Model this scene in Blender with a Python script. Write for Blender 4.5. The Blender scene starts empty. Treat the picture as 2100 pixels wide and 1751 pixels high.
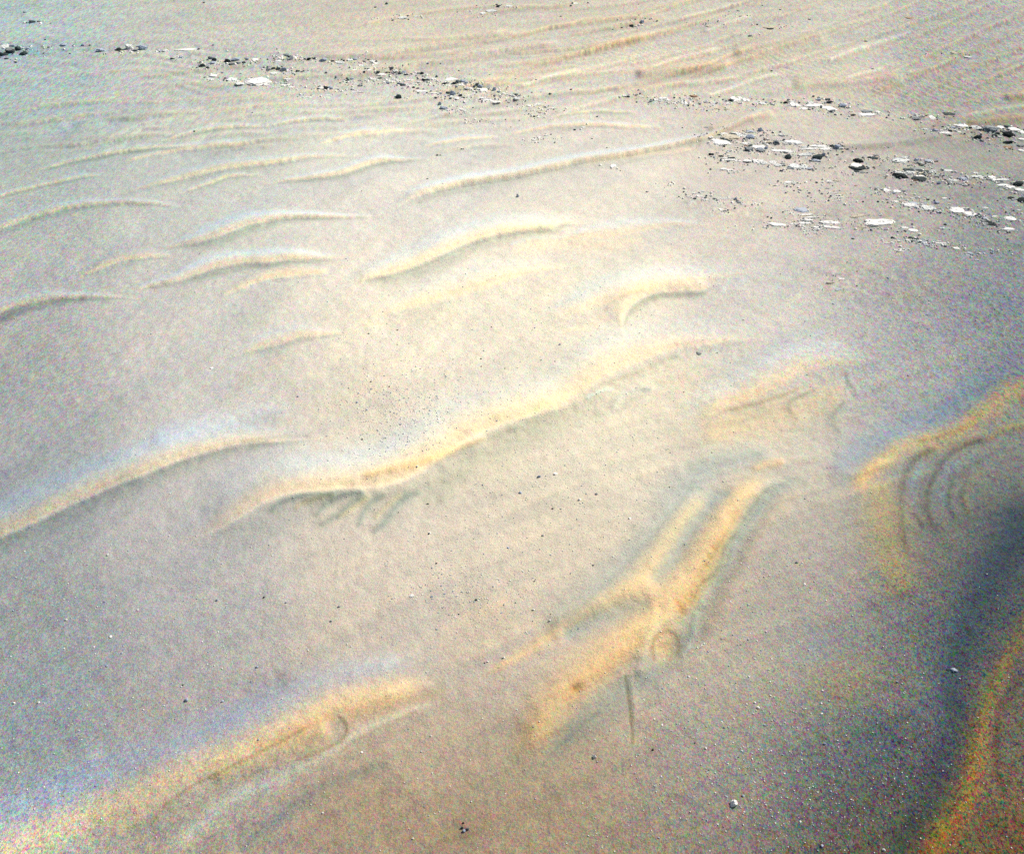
import bpy, bmesh, math, random
import numpy as np
from mathutils import Vector, noise as mnoise

random.seed(7); rng = np.random.default_rng(7)
scene = bpy.context.scene
col = scene.collection

# ------------------------------------------------------------------ camera
H = 10.0                       # flying height above the sand, metres
PITCH = math.radians(38.0)     # below the horizon
HFOV = math.radians(58.0)
F = 1050.0 / math.tan(HFOV / 2)
CP, SP = math.cos(PITCH), math.sin(PITCH)

cam = bpy.data.cameras.new("camera"); cam_o = bpy.data.objects.new("camera", cam)
col.objects.link(cam_o); scene.camera = cam_o
cam.sensor_fit = 'HORIZONTAL'; cam.sensor_width = 36.0
cam.lens = 18.0 / math.tan(HFOV / 2)
cam.clip_start = 0.1; cam.clip_end = 20000.0
cam_o.location = (0, 0, H)
cam_o.rotation_euler = (math.radians(90) - PITCH, 0, 0)

def project(X, Y, Z):
    """world point -> survey coordinates of the photograph (2100 x 1751)"""
    fwd = Y * CP + (H - Z) * SP
    up = Y * SP - (H - Z) * CP
    fw = np.maximum(fwd, 0.4)
    return 1050.0 + F * X / fw, 875.5 - F * up / fw

def ray(u, v, z=0.0):
    dx = (u - 1050.0) / F; dy = (875.5 - v) / F
    d = (dx, CP + dy * SP, -SP + dy * CP)
    t = (z - H) / d[2]
    return d[0] * t, d[1] * t, t * math.sqrt(d[0] ** 2 + d[1] ** 2 + d[2] ** 2)

# ------------------------------------------------------------------ survey maps
U0, U1, V0, V1, ST = -500, 2600, -330, 2200, 2
us = np.arange(U0, U1 + ST, ST, dtype=np.float32); vs = np.arange(V0, V1 + ST, ST, dtype=np.float32)
NU, NV = len(us), len(vs)
HM = np.zeros((NV, NU), np.float32)              # relief, metres
TM = np.ones((NV, NU, 3), np.float32); FT = np.ones((NV, NU, 3), np.float32)            # tint of the sand, with painted lee shade
def mpv(v):
    dep = PITCH + np.arctan((v - 875.5) / F); dep = np.maximum(dep, math.radians(5))
    return H / np.sin(dep) ** 2 / F
MPV = np.repeat(mpv(vs)[:, None], NU, 1).astype(np.float32)     # metres of ground per survey step, front to back

def vnoise(x, y, seed=0):
    xi = np.floor(x).astype(np.int64); yi = np.floor(y).astype(np.int64)
    fx = x - xi; fy = y - yi
    fx = fx * fx * fx * (fx * (fx * 6 - 15) + 10); fy = fy * fy * fy * (fy * (fy * 6 - 15) + 10)
    def h(a, b):
        n = (a * 374761393 + b * 668265263 + seed * 1442695041) & 0xffffffff
        n = ((n ^ (n >> 13)) * 1274126177) & 0xffffffff
        return ((n ^ (n >> 16)) & 0xffff) / 32767.5 - 1.0
    a = h(xi, yi); b = h(xi + 1, yi); c = h(xi, yi + 1); d = h(xi + 1, yi + 1)
    return (a * (1 - fx) + b * fx) * (1 - fy) + (c * (1 - fx) + d * fx) * fy

def fbm(x, y, o=4, seed=0, r=0.5):
    s = 0; a = 1.0; t = 0
    for i in range(o):
        s = s + a * vnoise(x * 2 ** i + 17.3 * i, y * 2 ** i - 9.1 * i, seed + i); t += a; a *= r
    return s / t

def sm(x): 
    x = np.clip(x, 0, 1); return x * x * (3 - 2 * x)

def spline(pts, n=14):
    P = np.array(pts, float)
    P = np.vstack([2 * P[0] - P[1], P, 2 * P[-1] - P[-2]])
    out = []
    for i in range(1, len(P) - 2):
        for k in range(n):
            t = k / n
            out.append(0.5 * ((2 * P[i]) + (-P[i - 1] + P[i + 1]) * t + (2 * P[i - 1] - 5 * P[i] + 4 * P[i + 1] - P[i + 2]) * t * t + (-P[i - 1] + 3 * P[i] - 3 * P[i + 1] + P[i + 2]) * t ** 3))
    out.append(P[-2]); return np.array(out)

def soften(A, s):
    r = int(3 * s + 1); k = np.exp(-0.5 * (np.arange(-r, r + 1) / s) ** 2); k /= k.sum()
    for ax in (0, 1):
        P = np.pad(A, [(r, r) if i == ax else (0, 0) for i in range(A.ndim)], mode='edge')
        A = sum(k[i] * (P[i:i + A.shape[0]] if ax == 0 else P[:, i:i + A.shape[1]]) for i in range(2 * r + 1))
    return A
FH = np.zeros((NV, NU), np.float32)      # crisp marks, kept out of the smoothing
wob = None
def field(pts, reach):
    """window, signed distance (positive = farther / up), width and run 0..1 for a line of the survey"""
    global wob
    S = spline(pts); S[:, 2] = np.maximum(S[:, 2], 0.6)
    R = reach * S[:, 2].max() + 12
    i0 = max(0, int((S[:, 0].min() - R - U0) / ST)); i1 = min(NU, int((S[:, 0].max() + R - U0) / ST) + 2)
    j0 = max(0, int((S[:, 1].min() - R - V0) / ST)); j1 = min(NV, int((S[:, 1].max() + R - V0) / ST) + 2)
    if i1 <= i0 or j1 <= j0: return None
    UU, VV = np.meshgrid(us[i0:i1], vs[j0:j1])
    k = 60.0
    UU = UU + 2.2 * fbm(UU / k, VV / k, 3, 5); VV = VV + 2.6 * fbm(UU / k + 9, VV / k, 3, 8)
    bd = np.full(UU.shape, 1e9, np.float32); sg = np.zeros_like(bd); W = np.zeros_like(bd); T = np.zeros_like(bd)
    n = len(S) - 1
    for i in range(n):
        ax, ay, aw = S[i]; bx, by, bw = S[i + 1]
        dx, dy = bx - ax, by - ay; L = dx * dx + dy * dy + 1e-6
        t = np.clip(((UU - ax) * dx + (VV - ay) * dy) / L, 0, 1)
        qx = UU - (ax + t * dx); qy = VV - (ay + t * dy)
        d = qx * qx + qy * qy
        m = d < bd
        bd = np.where(m, d, bd)
        cr = dx * qy - dy * qx
        sg = np.where(m, -np.sign(cr), sg); W = np.where(m, aw + (bw - aw) * t, W); T = np.where(m, (i + t) / n, T)
    return (slice(j0, j1), slice(i0, i1)), np.sqrt(bd) * sg, W, T, bd

def tint(win, w, c, D=None):
    D = TM if D is None else D
    for k in range(3):
        D[win + (k,)] *= (1 + w * (c[k] - 1))

ORANGE = (1.30, 1.145, 0.93); BLUE = (1.03, 1.14, 1.27); LEE_SHADE = (0.76, 0.81, 0.77); PALE = (1.16, 1.16, 1.13); DARK = (0.66, 0.66, 0.66)

def ridge(pts, amp=0.15, o=1.0, b=1.0, g=1.0, p=1.0, scarp=1.0, bw=1.3, gw=0.8):
    """a sand ripple: pts run along its brink, third number = width of the ochre face"""
    P = [tuple(map(float, p)) for p in pts]; Lt = sum(math.dist(a[:2], b[:2]) for a, b in zip(P, P[1:])) * .16
    for e in (0, -1):                     # long fading tails
        pa = P[e]; pb = P[1 if e == 0 else -2]; dd = math.dist(pa[:2], pb[:2])
        q = (pa[0] + (pa[0] - pb[0]) / dd * Lt, pa[1] + (pa[1] - pb[1]) / dd * Lt * .9 + 2, pa[2] * .7)
        if abs(q[0] - pa[0]) > abs(q[1] - pa[1]): P = [q] + P if e == 0 else P + [q]
    pts = P
    r = field(pts, 3.6)
    if r is None: return
    win, t, W, T, _ = r
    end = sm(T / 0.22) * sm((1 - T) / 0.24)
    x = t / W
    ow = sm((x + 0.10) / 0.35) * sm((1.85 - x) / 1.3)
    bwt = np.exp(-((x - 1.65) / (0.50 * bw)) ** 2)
    lee_wt = sm((-x + 0.02) / 0.22) * sm((x + gw * 1.8) / (gw * 1.4))  # green-grey shadow of the lee side, painted into the tint below the brink
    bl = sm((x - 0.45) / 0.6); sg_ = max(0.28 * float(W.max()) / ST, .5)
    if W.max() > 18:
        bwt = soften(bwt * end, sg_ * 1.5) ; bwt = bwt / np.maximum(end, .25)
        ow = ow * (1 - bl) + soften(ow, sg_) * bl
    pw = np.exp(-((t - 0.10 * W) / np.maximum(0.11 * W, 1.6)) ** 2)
    tint(win, ow * end * o, ORANGE); tint(win, bwt * end * b, BLUE); tint(win, lee_wt * end * g, LEE_SHADE, FT); tint(win, pw * end * p, PALE, FT)
    up = np.where(x > 0.9, np.exp(-((x - 0.9) / 1.15) ** 2), 0.0)
    mid = (0.55 + 0.45 * sm(x / 0.9))
    low = 0.55 * (1 - sm(-x / (0.45 / max(scarp, 0.2))))
    h = np.where(x > 0.9, up, np.where(x > 0, mid, low))
    trough = -0.16 * np.exp(-((x + 0.75) / 0.45) ** 2)
    if W.max() > 18:
        b2 = sm((x - 0.6) / 0.6); h = h * (1 - b2) + soften(h, sg_ * 1.9) * b2
    A = amp / 0.15 * (0.24 + 0.16 * sm((14 - W) / 8)) * np.minimum(W, 60) * MPV[win]
    HM[win] += A * (h + trough * scarp) * end

def stroke(pts, c, s=1.0, amp=0.0, sharp=False):
    """a soft band of tinted sand or painted shade (third number = half width); sharp = a small step facing the viewer"""
    r = field(pts, 2.6)
    if r is None: return
    win, t, W, T, _ = r
    end = sm(T / 0.09) * sm((1 - T) / 0.09)
    w = np.exp(-(t / W) ** 2) * end
    fine = W.max() < 10.5 or sharp
    tint(win, w * min(s * (1.25 if fine else 1), 1.3), c, FT if fine else TM)
    HX = FH if fine else HM
    amp = np.sign(amp) * np.minimum(abs(amp) * (1.4 if fine else 1), (0.30 if fine else 0.22) * W * MPV[win])
    if sharp: HX[win] += amp * end * np.where(t > 0, np.exp(-(t / (2.2 * W)) ** 2), np.exp(-(t / (0.5 * W)) ** 2))
    else: HX[win] += amp * w

def blob(u, v, ru, rv, c, s=1.0, amp=0.0, rot=0.0):
    UU, VV = np.meshgrid(us, vs); a = math.radians(rot)
    x = ((UU - u) * math.cos(a) + (VV - v) * math.sin(a)) / ru; y = (-(UU - u) * math.sin(a) + (VV - v) * math.cos(a)) / rv
    w = np.exp(-(x * x + y * y))
    for k in range(3): TM[..., k] *= (1 + w * s * (c[k] - 1))
    HM[...] += amp * w

# --- broad ground tone across the site, darker towards the edges (display colour, camera noise strength) at survey points
ANCH = [  # u, v, r, g, b, camera noise strength
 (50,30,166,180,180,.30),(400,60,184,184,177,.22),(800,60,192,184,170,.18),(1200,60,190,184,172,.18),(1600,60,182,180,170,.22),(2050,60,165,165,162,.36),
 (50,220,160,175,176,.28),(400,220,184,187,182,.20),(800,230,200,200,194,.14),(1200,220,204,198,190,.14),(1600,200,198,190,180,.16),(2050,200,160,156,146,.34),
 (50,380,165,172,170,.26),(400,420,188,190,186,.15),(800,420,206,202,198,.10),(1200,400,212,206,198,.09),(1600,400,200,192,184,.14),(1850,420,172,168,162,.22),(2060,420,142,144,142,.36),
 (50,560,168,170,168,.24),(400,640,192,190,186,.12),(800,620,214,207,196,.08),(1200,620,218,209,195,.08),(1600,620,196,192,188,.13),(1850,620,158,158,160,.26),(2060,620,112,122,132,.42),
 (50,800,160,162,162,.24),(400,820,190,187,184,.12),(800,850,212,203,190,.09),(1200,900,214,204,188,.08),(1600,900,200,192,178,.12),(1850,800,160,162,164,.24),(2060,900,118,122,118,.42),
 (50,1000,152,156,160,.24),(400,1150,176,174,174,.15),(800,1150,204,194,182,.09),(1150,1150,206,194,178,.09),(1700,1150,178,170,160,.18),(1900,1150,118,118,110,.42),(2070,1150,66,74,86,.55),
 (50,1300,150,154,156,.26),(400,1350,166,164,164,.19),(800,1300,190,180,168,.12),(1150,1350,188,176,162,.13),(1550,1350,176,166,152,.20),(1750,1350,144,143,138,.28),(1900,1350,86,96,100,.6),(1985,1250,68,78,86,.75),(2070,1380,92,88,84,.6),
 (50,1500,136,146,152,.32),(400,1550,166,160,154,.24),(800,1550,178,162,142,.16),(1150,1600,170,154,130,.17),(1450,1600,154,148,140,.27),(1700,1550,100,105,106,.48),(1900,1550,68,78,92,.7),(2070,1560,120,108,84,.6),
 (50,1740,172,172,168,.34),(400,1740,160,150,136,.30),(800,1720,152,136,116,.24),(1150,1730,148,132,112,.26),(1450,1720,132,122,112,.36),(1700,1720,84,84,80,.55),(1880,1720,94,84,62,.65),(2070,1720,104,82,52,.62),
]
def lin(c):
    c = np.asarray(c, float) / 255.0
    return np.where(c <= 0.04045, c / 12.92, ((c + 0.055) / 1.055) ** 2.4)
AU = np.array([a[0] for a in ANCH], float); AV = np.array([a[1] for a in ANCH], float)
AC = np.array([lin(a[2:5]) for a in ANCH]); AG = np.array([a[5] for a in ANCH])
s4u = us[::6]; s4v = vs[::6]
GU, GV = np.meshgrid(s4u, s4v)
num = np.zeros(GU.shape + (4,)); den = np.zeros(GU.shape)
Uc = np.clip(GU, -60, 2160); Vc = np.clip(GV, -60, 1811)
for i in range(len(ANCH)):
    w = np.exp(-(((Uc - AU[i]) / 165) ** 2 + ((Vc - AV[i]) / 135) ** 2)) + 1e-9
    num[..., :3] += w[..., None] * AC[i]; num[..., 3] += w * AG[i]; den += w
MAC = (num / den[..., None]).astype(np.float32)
_c = np.exp(-(((GU - 1080) / 620) ** 2 + ((GV - 740) / 560) ** 2))       # paler, creamier tone towards the middle of the site
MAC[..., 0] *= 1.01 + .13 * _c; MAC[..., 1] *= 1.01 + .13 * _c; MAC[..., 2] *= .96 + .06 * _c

def samp(M, u, v, u0, v0, st):
    x = np.clip((u - u0) / st, 0, M.shape[1] - 1.001); y = np.clip((v - v0) / st, 0, M.shape[0] - 1.001)
    i = x.astype(int); j = y.astype(int); fx = (x - i); fy = (y - j)
    if M.ndim == 3: fx = fx[..., None]; fy = fy[..., None]
    return (M[j, i] * (1 - fx) + M[j, i + 1] * fx) * (1 - fy) + (M[j + 1, i] * (1 - fx) + M[j + 1, i + 1] * fx) * fy

# --- large ripples ------------------------------------------------------------
# long ripple at the left edge
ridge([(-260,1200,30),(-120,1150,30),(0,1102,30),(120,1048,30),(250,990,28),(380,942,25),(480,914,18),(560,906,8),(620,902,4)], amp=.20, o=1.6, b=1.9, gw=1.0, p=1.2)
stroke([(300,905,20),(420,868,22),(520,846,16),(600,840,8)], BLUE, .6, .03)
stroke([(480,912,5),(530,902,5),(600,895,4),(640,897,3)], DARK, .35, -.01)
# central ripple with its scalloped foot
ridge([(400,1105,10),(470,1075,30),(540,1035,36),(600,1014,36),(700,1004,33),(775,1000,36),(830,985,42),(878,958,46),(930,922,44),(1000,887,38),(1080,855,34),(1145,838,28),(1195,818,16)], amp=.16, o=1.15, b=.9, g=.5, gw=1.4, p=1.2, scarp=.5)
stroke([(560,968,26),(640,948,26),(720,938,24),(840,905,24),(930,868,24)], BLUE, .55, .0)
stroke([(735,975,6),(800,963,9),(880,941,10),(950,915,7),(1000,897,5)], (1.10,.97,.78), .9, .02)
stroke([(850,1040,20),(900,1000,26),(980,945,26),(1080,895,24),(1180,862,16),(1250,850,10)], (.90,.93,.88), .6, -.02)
for q in [[(553,1052,4),(572,1032,6),(620,1016,6),(660,1010,4),(705,1003,3)],
          [(648,1062,4),(662,1038,8),(690,1018,9),(725,1010,6),(750,1010,3)],
          [(650,1080,4),(690,1058,8),(722,1030,9),(752,1012,7)],
          [(735,1082,4),(745,1050,7),(765,1025,9),(795,1010,7)],
          [(760,1095,4),(790,1068,10),(812,1038,10),(838,1015,9),(866,1008,4)],
          [(615,1030,2),(650,1018,3),(690,1010,3)]]:
    stroke(q, (.70,.79,.80), 1.0, .010, sharp=True)
for q in [[(690,1062,4),(725,1040,6),(760,1012,5)],[(600,1045,5),(640,1022,6),(690,1012,4)],[(765,1065,4),(795,1035,6),(825,1010,5)]]:
    stroke(q, (1.10,1.05,.86), .8, .01)
# its continuation up right
ridge([(1060,858,6),(1120,838,22),(1180,812,32),(1240,778,40),(1300,748,36),(1380,720,26),(1470,704,14),(1540,698,6)], amp=.14, o=.85, b=.9, g=.35, p=.2, scarp=.35)
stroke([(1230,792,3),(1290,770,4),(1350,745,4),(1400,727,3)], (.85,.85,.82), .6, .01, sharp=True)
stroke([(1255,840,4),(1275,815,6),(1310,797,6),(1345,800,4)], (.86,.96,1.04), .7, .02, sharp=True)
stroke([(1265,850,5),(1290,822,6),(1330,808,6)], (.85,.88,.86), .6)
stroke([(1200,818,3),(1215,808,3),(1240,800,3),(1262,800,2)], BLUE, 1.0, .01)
# second ripple of the middle field
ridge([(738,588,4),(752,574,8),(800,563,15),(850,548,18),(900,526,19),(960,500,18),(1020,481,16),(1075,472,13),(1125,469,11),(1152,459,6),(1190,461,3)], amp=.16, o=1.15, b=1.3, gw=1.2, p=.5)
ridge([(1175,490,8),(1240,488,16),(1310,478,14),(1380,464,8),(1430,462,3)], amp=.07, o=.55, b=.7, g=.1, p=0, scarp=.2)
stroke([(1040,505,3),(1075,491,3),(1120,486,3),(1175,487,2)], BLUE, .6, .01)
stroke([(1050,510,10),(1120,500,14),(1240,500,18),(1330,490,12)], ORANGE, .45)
ridge([(790,645,6),(860,628,18),(930,612,24),(1010,588,22),(1075,566,14),(1140,553,6)], amp=.07, o=.75, b=.6, g=.15, p=0, scarp=.2)
stroke([(880,612,3),(960,588,3),(1040,565,3),(1110,552,2)], (.86,.88,.85), .5)
# ripple with the hooked brink
ridge([(1284,690,3),(1279,668,8),(1284,645,18),(1300,624,24),(1326,608,22),(1356,599,20),(1400,598,20),(1440,596,18),(1462,588,6)], amp=.09, o=.7, b=.1, gw=.55, g=1.3, p=.2, scarp=.6)
ridge([(1120,655,6),(1180,645,18),(1250,622,24),(1320,596,20),(1400,584,16),(1470,574,10),(1530,560,5)], amp=.10, o=.55, b=1.25, g=.0, p=0, scarp=.2)
stroke([(1240,640,3),(1262,618,4),(1292,602,4),(1330,595,3)], (.82,.82,.76), .6, .01, sharp=True)
stroke([(1484,600,3),(1492,582,5),(1500,570,4)], BLUE, .5); stroke([(1505,596,2),(1515,578,3),(1535,570,3)], BLUE, .6)
stroke([(1150,680,4),(1200,670,6),(1250,650,8)], ORANGE, .3)
# upper fields
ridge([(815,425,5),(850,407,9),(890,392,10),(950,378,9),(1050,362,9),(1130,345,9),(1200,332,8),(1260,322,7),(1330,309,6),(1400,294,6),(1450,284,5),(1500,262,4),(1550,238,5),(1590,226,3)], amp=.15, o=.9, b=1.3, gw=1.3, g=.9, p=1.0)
stroke([(1190,340,3),(1240,328,5),(1320,316,5),(1440,304,3)], ORANGE, .6); stroke([(1215,345,3),(1260,340,3),(1340,322,3),(1440,308,2)], (.86,.88,.86), .7)
stroke([(850,418,4),(885,405,6),(950,392,6),(1020,380,5)], (.82,.85,.83), .6)  # shadow under the long upper ripple, painted as a grey band
ridge([(-150,530,8),(-60,492,8),(0,470,8),(82,443,8),(156,425,7),(225,419,5),(300,419,4),(360,423,2)], amp=.12, o=1.0, b=1.0, gw=1.3, g=1.1, p=.8)
ridge([(350,508,4),(400,498,10),(440,487,14),(475,474,14),(512,461,12),(573,449,8),(635,446,6),(700,447,4),(755,447,2)], amp=.13, o=.9, b=1.2, gw=1.2, g=1.1, p=.4)
ridge([(275,606,3),(295,591,4),(355,579,8),(392,568,12),(442,551,14),(491,541,13),(560,537,13),(620,534,11),(680,530,5)], amp=.13, o=1.0, b=1.3, gw=1.0, g=1.0, p=.3)
stroke([(380,575,3),(450,562,4),(520,548,4),(600,540,3)], (.82,.84,.82), .6, .0)
ridge([(-120,700,12),(-50,668,12),(0,643,11),(41,627,10),(82,618,9),(135,613,7),(205,611,4),(260,612,2)], amp=.13, o=1.1, b=1.1, gw=1.4, g=1.4, p=.4)
stroke([(-60,690,10),(0,658,10),(50,640,7),(100,630,4)], (.62,.66,.72), .6)  # shadow below this ripple, put into the sand tint
def thin(pts, o=1.1, g=1.1, amp=.07, b=.8): ridge(pts, amp=amp, o=o, b=b, g=g * 1.2, p=.8, gw=1.2)
thin([(-60,420,3),(0,403,4),(61,388,4),(102,379,4),(164,365,4),(200,362,2)])
thin([(90,348,3),(164,329,5),(246,313,5),(307,304,5),(365,299,3)], g=1.2)
thin([(340,288,2),(369,279,3),(410,270,4),(450,264,4),(532,261,2)]); thin([(560,258,2),(600,250,3),(660,245,3),(700,246,2)])
thin([(280,327,4),(369,309,7),(450,301,7),(530,295,3)], g=.3)
thin([(290,388,4),(369,368,8),(426,353,9),(491,343,9),(573,334,7),(635,324,5),(700,321,3)], g=.6, amp=.08)
thin([(390,390,3),(434,374,5),(471,363,5),(520,360,2)], g=.8)
thin([(590,372,4),(676,363,7),(737,345,8),(778,333,7),(845,328,3)], g=1.0, amp=.09, b=1.0)
thin([(670,292,4),(740,278,7),(810,270,3)], g=.1); thin([(880,298,3),(939,289,5),(1005,282,2)], g=.2)
thin([(1070,272,3),(1132,262,5),(1220,259,5),(1340,262,2)], g=.4); stroke([(1130,276,2),(1184,263,2),(1255,262,2),(1340,274,2)], (.84,.84,.82), .7)
thin([(1155,236,2),(1220,230,3),(1285,231,2)], g=1.0)
thin([(180,562,4),(246,537,10),(330,528,5)], g=.5, b=.1); thin([(480,598,6),(553,574,14),(650,562,8)], g=.05, b=.1)
ridge([(490,728,4),(532,715,13),(573,706,14),(618,692,13),(665,688,7),(700,684,3)], amp=.07, o=.8, b=.6, g=.7, p=.2)
stroke([(480,800,8),(530,760,18),(600,725,10)], (1.05,1.0,.9), .5)
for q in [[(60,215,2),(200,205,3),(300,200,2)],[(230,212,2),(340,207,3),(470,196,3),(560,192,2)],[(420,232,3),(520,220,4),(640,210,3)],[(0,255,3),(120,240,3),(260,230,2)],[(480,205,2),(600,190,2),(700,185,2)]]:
    stroke(q, ORANGE, .55, .02); stroke([(a, b + 3, c) for a, b, c in q], (.82,.85,.82), .4)  # second stroke paints the shade under each crest
# far slope beyond the rock band
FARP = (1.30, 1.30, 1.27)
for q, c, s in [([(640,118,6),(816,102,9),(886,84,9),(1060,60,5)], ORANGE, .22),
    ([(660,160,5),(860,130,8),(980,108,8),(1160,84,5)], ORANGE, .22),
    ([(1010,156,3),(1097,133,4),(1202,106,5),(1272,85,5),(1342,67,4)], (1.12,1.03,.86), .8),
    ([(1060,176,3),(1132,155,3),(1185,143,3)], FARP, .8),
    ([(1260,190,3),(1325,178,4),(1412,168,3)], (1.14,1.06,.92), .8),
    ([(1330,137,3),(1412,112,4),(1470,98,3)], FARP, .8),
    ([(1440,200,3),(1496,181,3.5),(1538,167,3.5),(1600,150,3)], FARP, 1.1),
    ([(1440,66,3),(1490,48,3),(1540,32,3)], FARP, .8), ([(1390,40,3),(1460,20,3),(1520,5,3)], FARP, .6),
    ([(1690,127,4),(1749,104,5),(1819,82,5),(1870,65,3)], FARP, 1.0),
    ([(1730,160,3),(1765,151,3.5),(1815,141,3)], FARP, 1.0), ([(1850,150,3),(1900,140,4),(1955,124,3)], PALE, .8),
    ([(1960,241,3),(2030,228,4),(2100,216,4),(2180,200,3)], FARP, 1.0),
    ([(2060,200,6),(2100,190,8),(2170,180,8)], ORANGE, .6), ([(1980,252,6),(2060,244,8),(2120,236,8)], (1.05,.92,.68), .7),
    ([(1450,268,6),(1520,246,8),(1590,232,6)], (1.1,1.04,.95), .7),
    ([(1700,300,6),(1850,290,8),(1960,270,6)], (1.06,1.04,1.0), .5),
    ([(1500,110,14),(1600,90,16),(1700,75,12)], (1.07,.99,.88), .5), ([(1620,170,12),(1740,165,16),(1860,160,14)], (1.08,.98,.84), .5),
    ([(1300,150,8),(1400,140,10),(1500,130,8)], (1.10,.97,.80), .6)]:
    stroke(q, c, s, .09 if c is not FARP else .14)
    stroke([(a, b + w * 1.6, w) for a, b, w in q], (.87,.84,.80), .55)  # painted shade just below each far crest
# long trains of low crests sweeping across the far slope
rs = random.Random(12)
for i in range(64):
    u0 = rs.uniform(680, 2050); v0 = rs.uniform(-10, 265) - max(0, (u0 - 1500)) * .04; ln = rs.uniform(200, 520)
    sl = -0.09 - 0.42 * (u0 - 680) / 1400 + rs.uniform(-.05, .05); w_ = rs.uniform(1.8, 3.2) * (.7 + v0 / 400)
    k_ = rs.uniform(-.05, .05)
    q = [(u0 + ln * t, v0 + sl * ln * t + k_ * ln * math.sin(t * 3.1) , w_ * (.5 + math.sin(3.1 * t))) for t in (0, .2, .4, .6, .8, 1)]
    if any(abs(p[1] - (205 if p[0] < 1750 else 250)) < 22 and p[0] > 1300 for p in q): continue
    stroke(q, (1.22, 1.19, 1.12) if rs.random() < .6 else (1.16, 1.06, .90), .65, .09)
    stroke([(a, b + w * 1.8, w) for a, b, w in q], (.86, .83, .78), .6)  # shaded underside of the crest, put into the tint
for i in range(34):
    u0 = rs.uniform(-120, 900); v0 = rs.uniform(150, 330); ln = rs.uniform(120, 300); w_ = rs.uniform(1.6, 2.6)
    q = [(u0 + ln * t, v0 - .10 * ln * t - .03 * ln * math.sin(t * 3.1), w_ * (.5 + math.sin(3.1 * t))) for t in (0, .25, .5, .75, 1)]
    stroke(q, (1.12, 1.07, .93), .55, .05); stroke([(a, b + w * 1.8, w) for a, b, w in q], (.88, .88, .86), .45)  # darker copy below is painted crest shade
# fine secondary ripples crossing the far slope
UU, VV = np.meshgrid(us, vs)
for (cu, cv, ru, rv, ang, per) in [(1320,105,120,26,22,7),(1480,125,90,28,24,6.5),(1640,130,110,30,20,7),(1900,200,140,36,18,8),(1130,115,110,22,-8,8),(1780,185,80,20,18,7)]:
    a = math.radians(ang); ph = (-(UU) * math.sin(a) + VV * math.cos(a)) / per + 0.8 * fbm(UU / 50, VV / 50, 2, 3)
    m = np.exp(-(((UU - cu) / ru) ** 2 + ((VV - cv) / rv) ** 2))
    wv = np.sin(ph * 2 * math.pi) * m * (0.6 + 0.5 * fbm(UU / 30, VV / 18, 2, 44))
    HM += 0.07 * wv
    for k in range(3): TM[..., k] *= 1 + 0.13 * wv
for (cu, cv, ru, rv, ang, per, am) in [(300,130,380,60,3,16,.03),(900,110,300,50,-6,14,.03),(250,260,260,60,-14,17,.05),(760,240,300,50,-6,15,.04)]:
    a = math.radians(ang); ph = (-(UU) * math.sin(a) + VV * math.cos(a)) / per + 1.6 * fbm(UU / 160, VV / 60, 3, 13)
    m = np.exp(-(((UU - cu) / ru) ** 2 + ((VV - cv) / rv) ** 2))
    wv = np.sin(ph * 2 * math.pi) * m
    HM += am * .6 * wv
    TM[..., 0] *= 1 + .035 * wv; TM[..., 1] *= 1 + .02 * wv; TM[..., 2] *= 1 - .02 * wv
# --- lower right complex --------------------------------------------------------
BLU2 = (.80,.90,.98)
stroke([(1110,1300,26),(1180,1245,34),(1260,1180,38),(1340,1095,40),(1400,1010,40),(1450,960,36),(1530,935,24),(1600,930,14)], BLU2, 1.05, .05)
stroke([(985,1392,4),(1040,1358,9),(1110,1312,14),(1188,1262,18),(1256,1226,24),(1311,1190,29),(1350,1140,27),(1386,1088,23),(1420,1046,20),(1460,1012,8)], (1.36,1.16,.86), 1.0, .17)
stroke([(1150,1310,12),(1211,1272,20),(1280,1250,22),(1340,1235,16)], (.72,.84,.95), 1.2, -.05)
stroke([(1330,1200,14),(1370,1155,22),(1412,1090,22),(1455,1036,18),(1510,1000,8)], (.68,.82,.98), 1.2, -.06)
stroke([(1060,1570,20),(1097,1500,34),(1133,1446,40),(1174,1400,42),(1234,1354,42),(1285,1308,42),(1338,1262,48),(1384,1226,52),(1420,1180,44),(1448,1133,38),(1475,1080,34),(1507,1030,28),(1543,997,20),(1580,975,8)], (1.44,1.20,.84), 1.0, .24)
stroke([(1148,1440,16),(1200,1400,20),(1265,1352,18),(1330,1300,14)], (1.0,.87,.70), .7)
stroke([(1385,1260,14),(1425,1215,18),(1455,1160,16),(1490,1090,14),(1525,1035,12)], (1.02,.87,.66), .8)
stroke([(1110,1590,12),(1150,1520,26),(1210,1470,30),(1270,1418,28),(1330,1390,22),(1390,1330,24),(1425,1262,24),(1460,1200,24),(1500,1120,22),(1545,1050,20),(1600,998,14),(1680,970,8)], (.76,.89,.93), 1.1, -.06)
stroke([(1430,1190,3),(1455,1150,3),(1480,1110,3),(1500,1070,2)], (.80,.84,.84), .6, .02, sharp=True)
stroke([(1440,1330,12),(1490,1230,18),(1540,1130,18),(1590,1050,16),(1650,1010,10)], (1.02,.95,.86), .6, .05)
stroke([(1110,1575,3),(1125,1550,3),(1180,1500,4),(1240,1450,4)], (.74,.80,.80), .5)
stroke([(1540,962,6),(1575,950,10),(1610,945,6)], (1.14,.98,.76), .8, .02)
stroke([(1570,990,4),(1585,985,6),(1600,990,4)], PALE, .8)
for q in [[(1345,1085,3),(1355,1120,4),(1372,1160,3)]]: stroke(q, (.9,.93,.95), .4)
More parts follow.
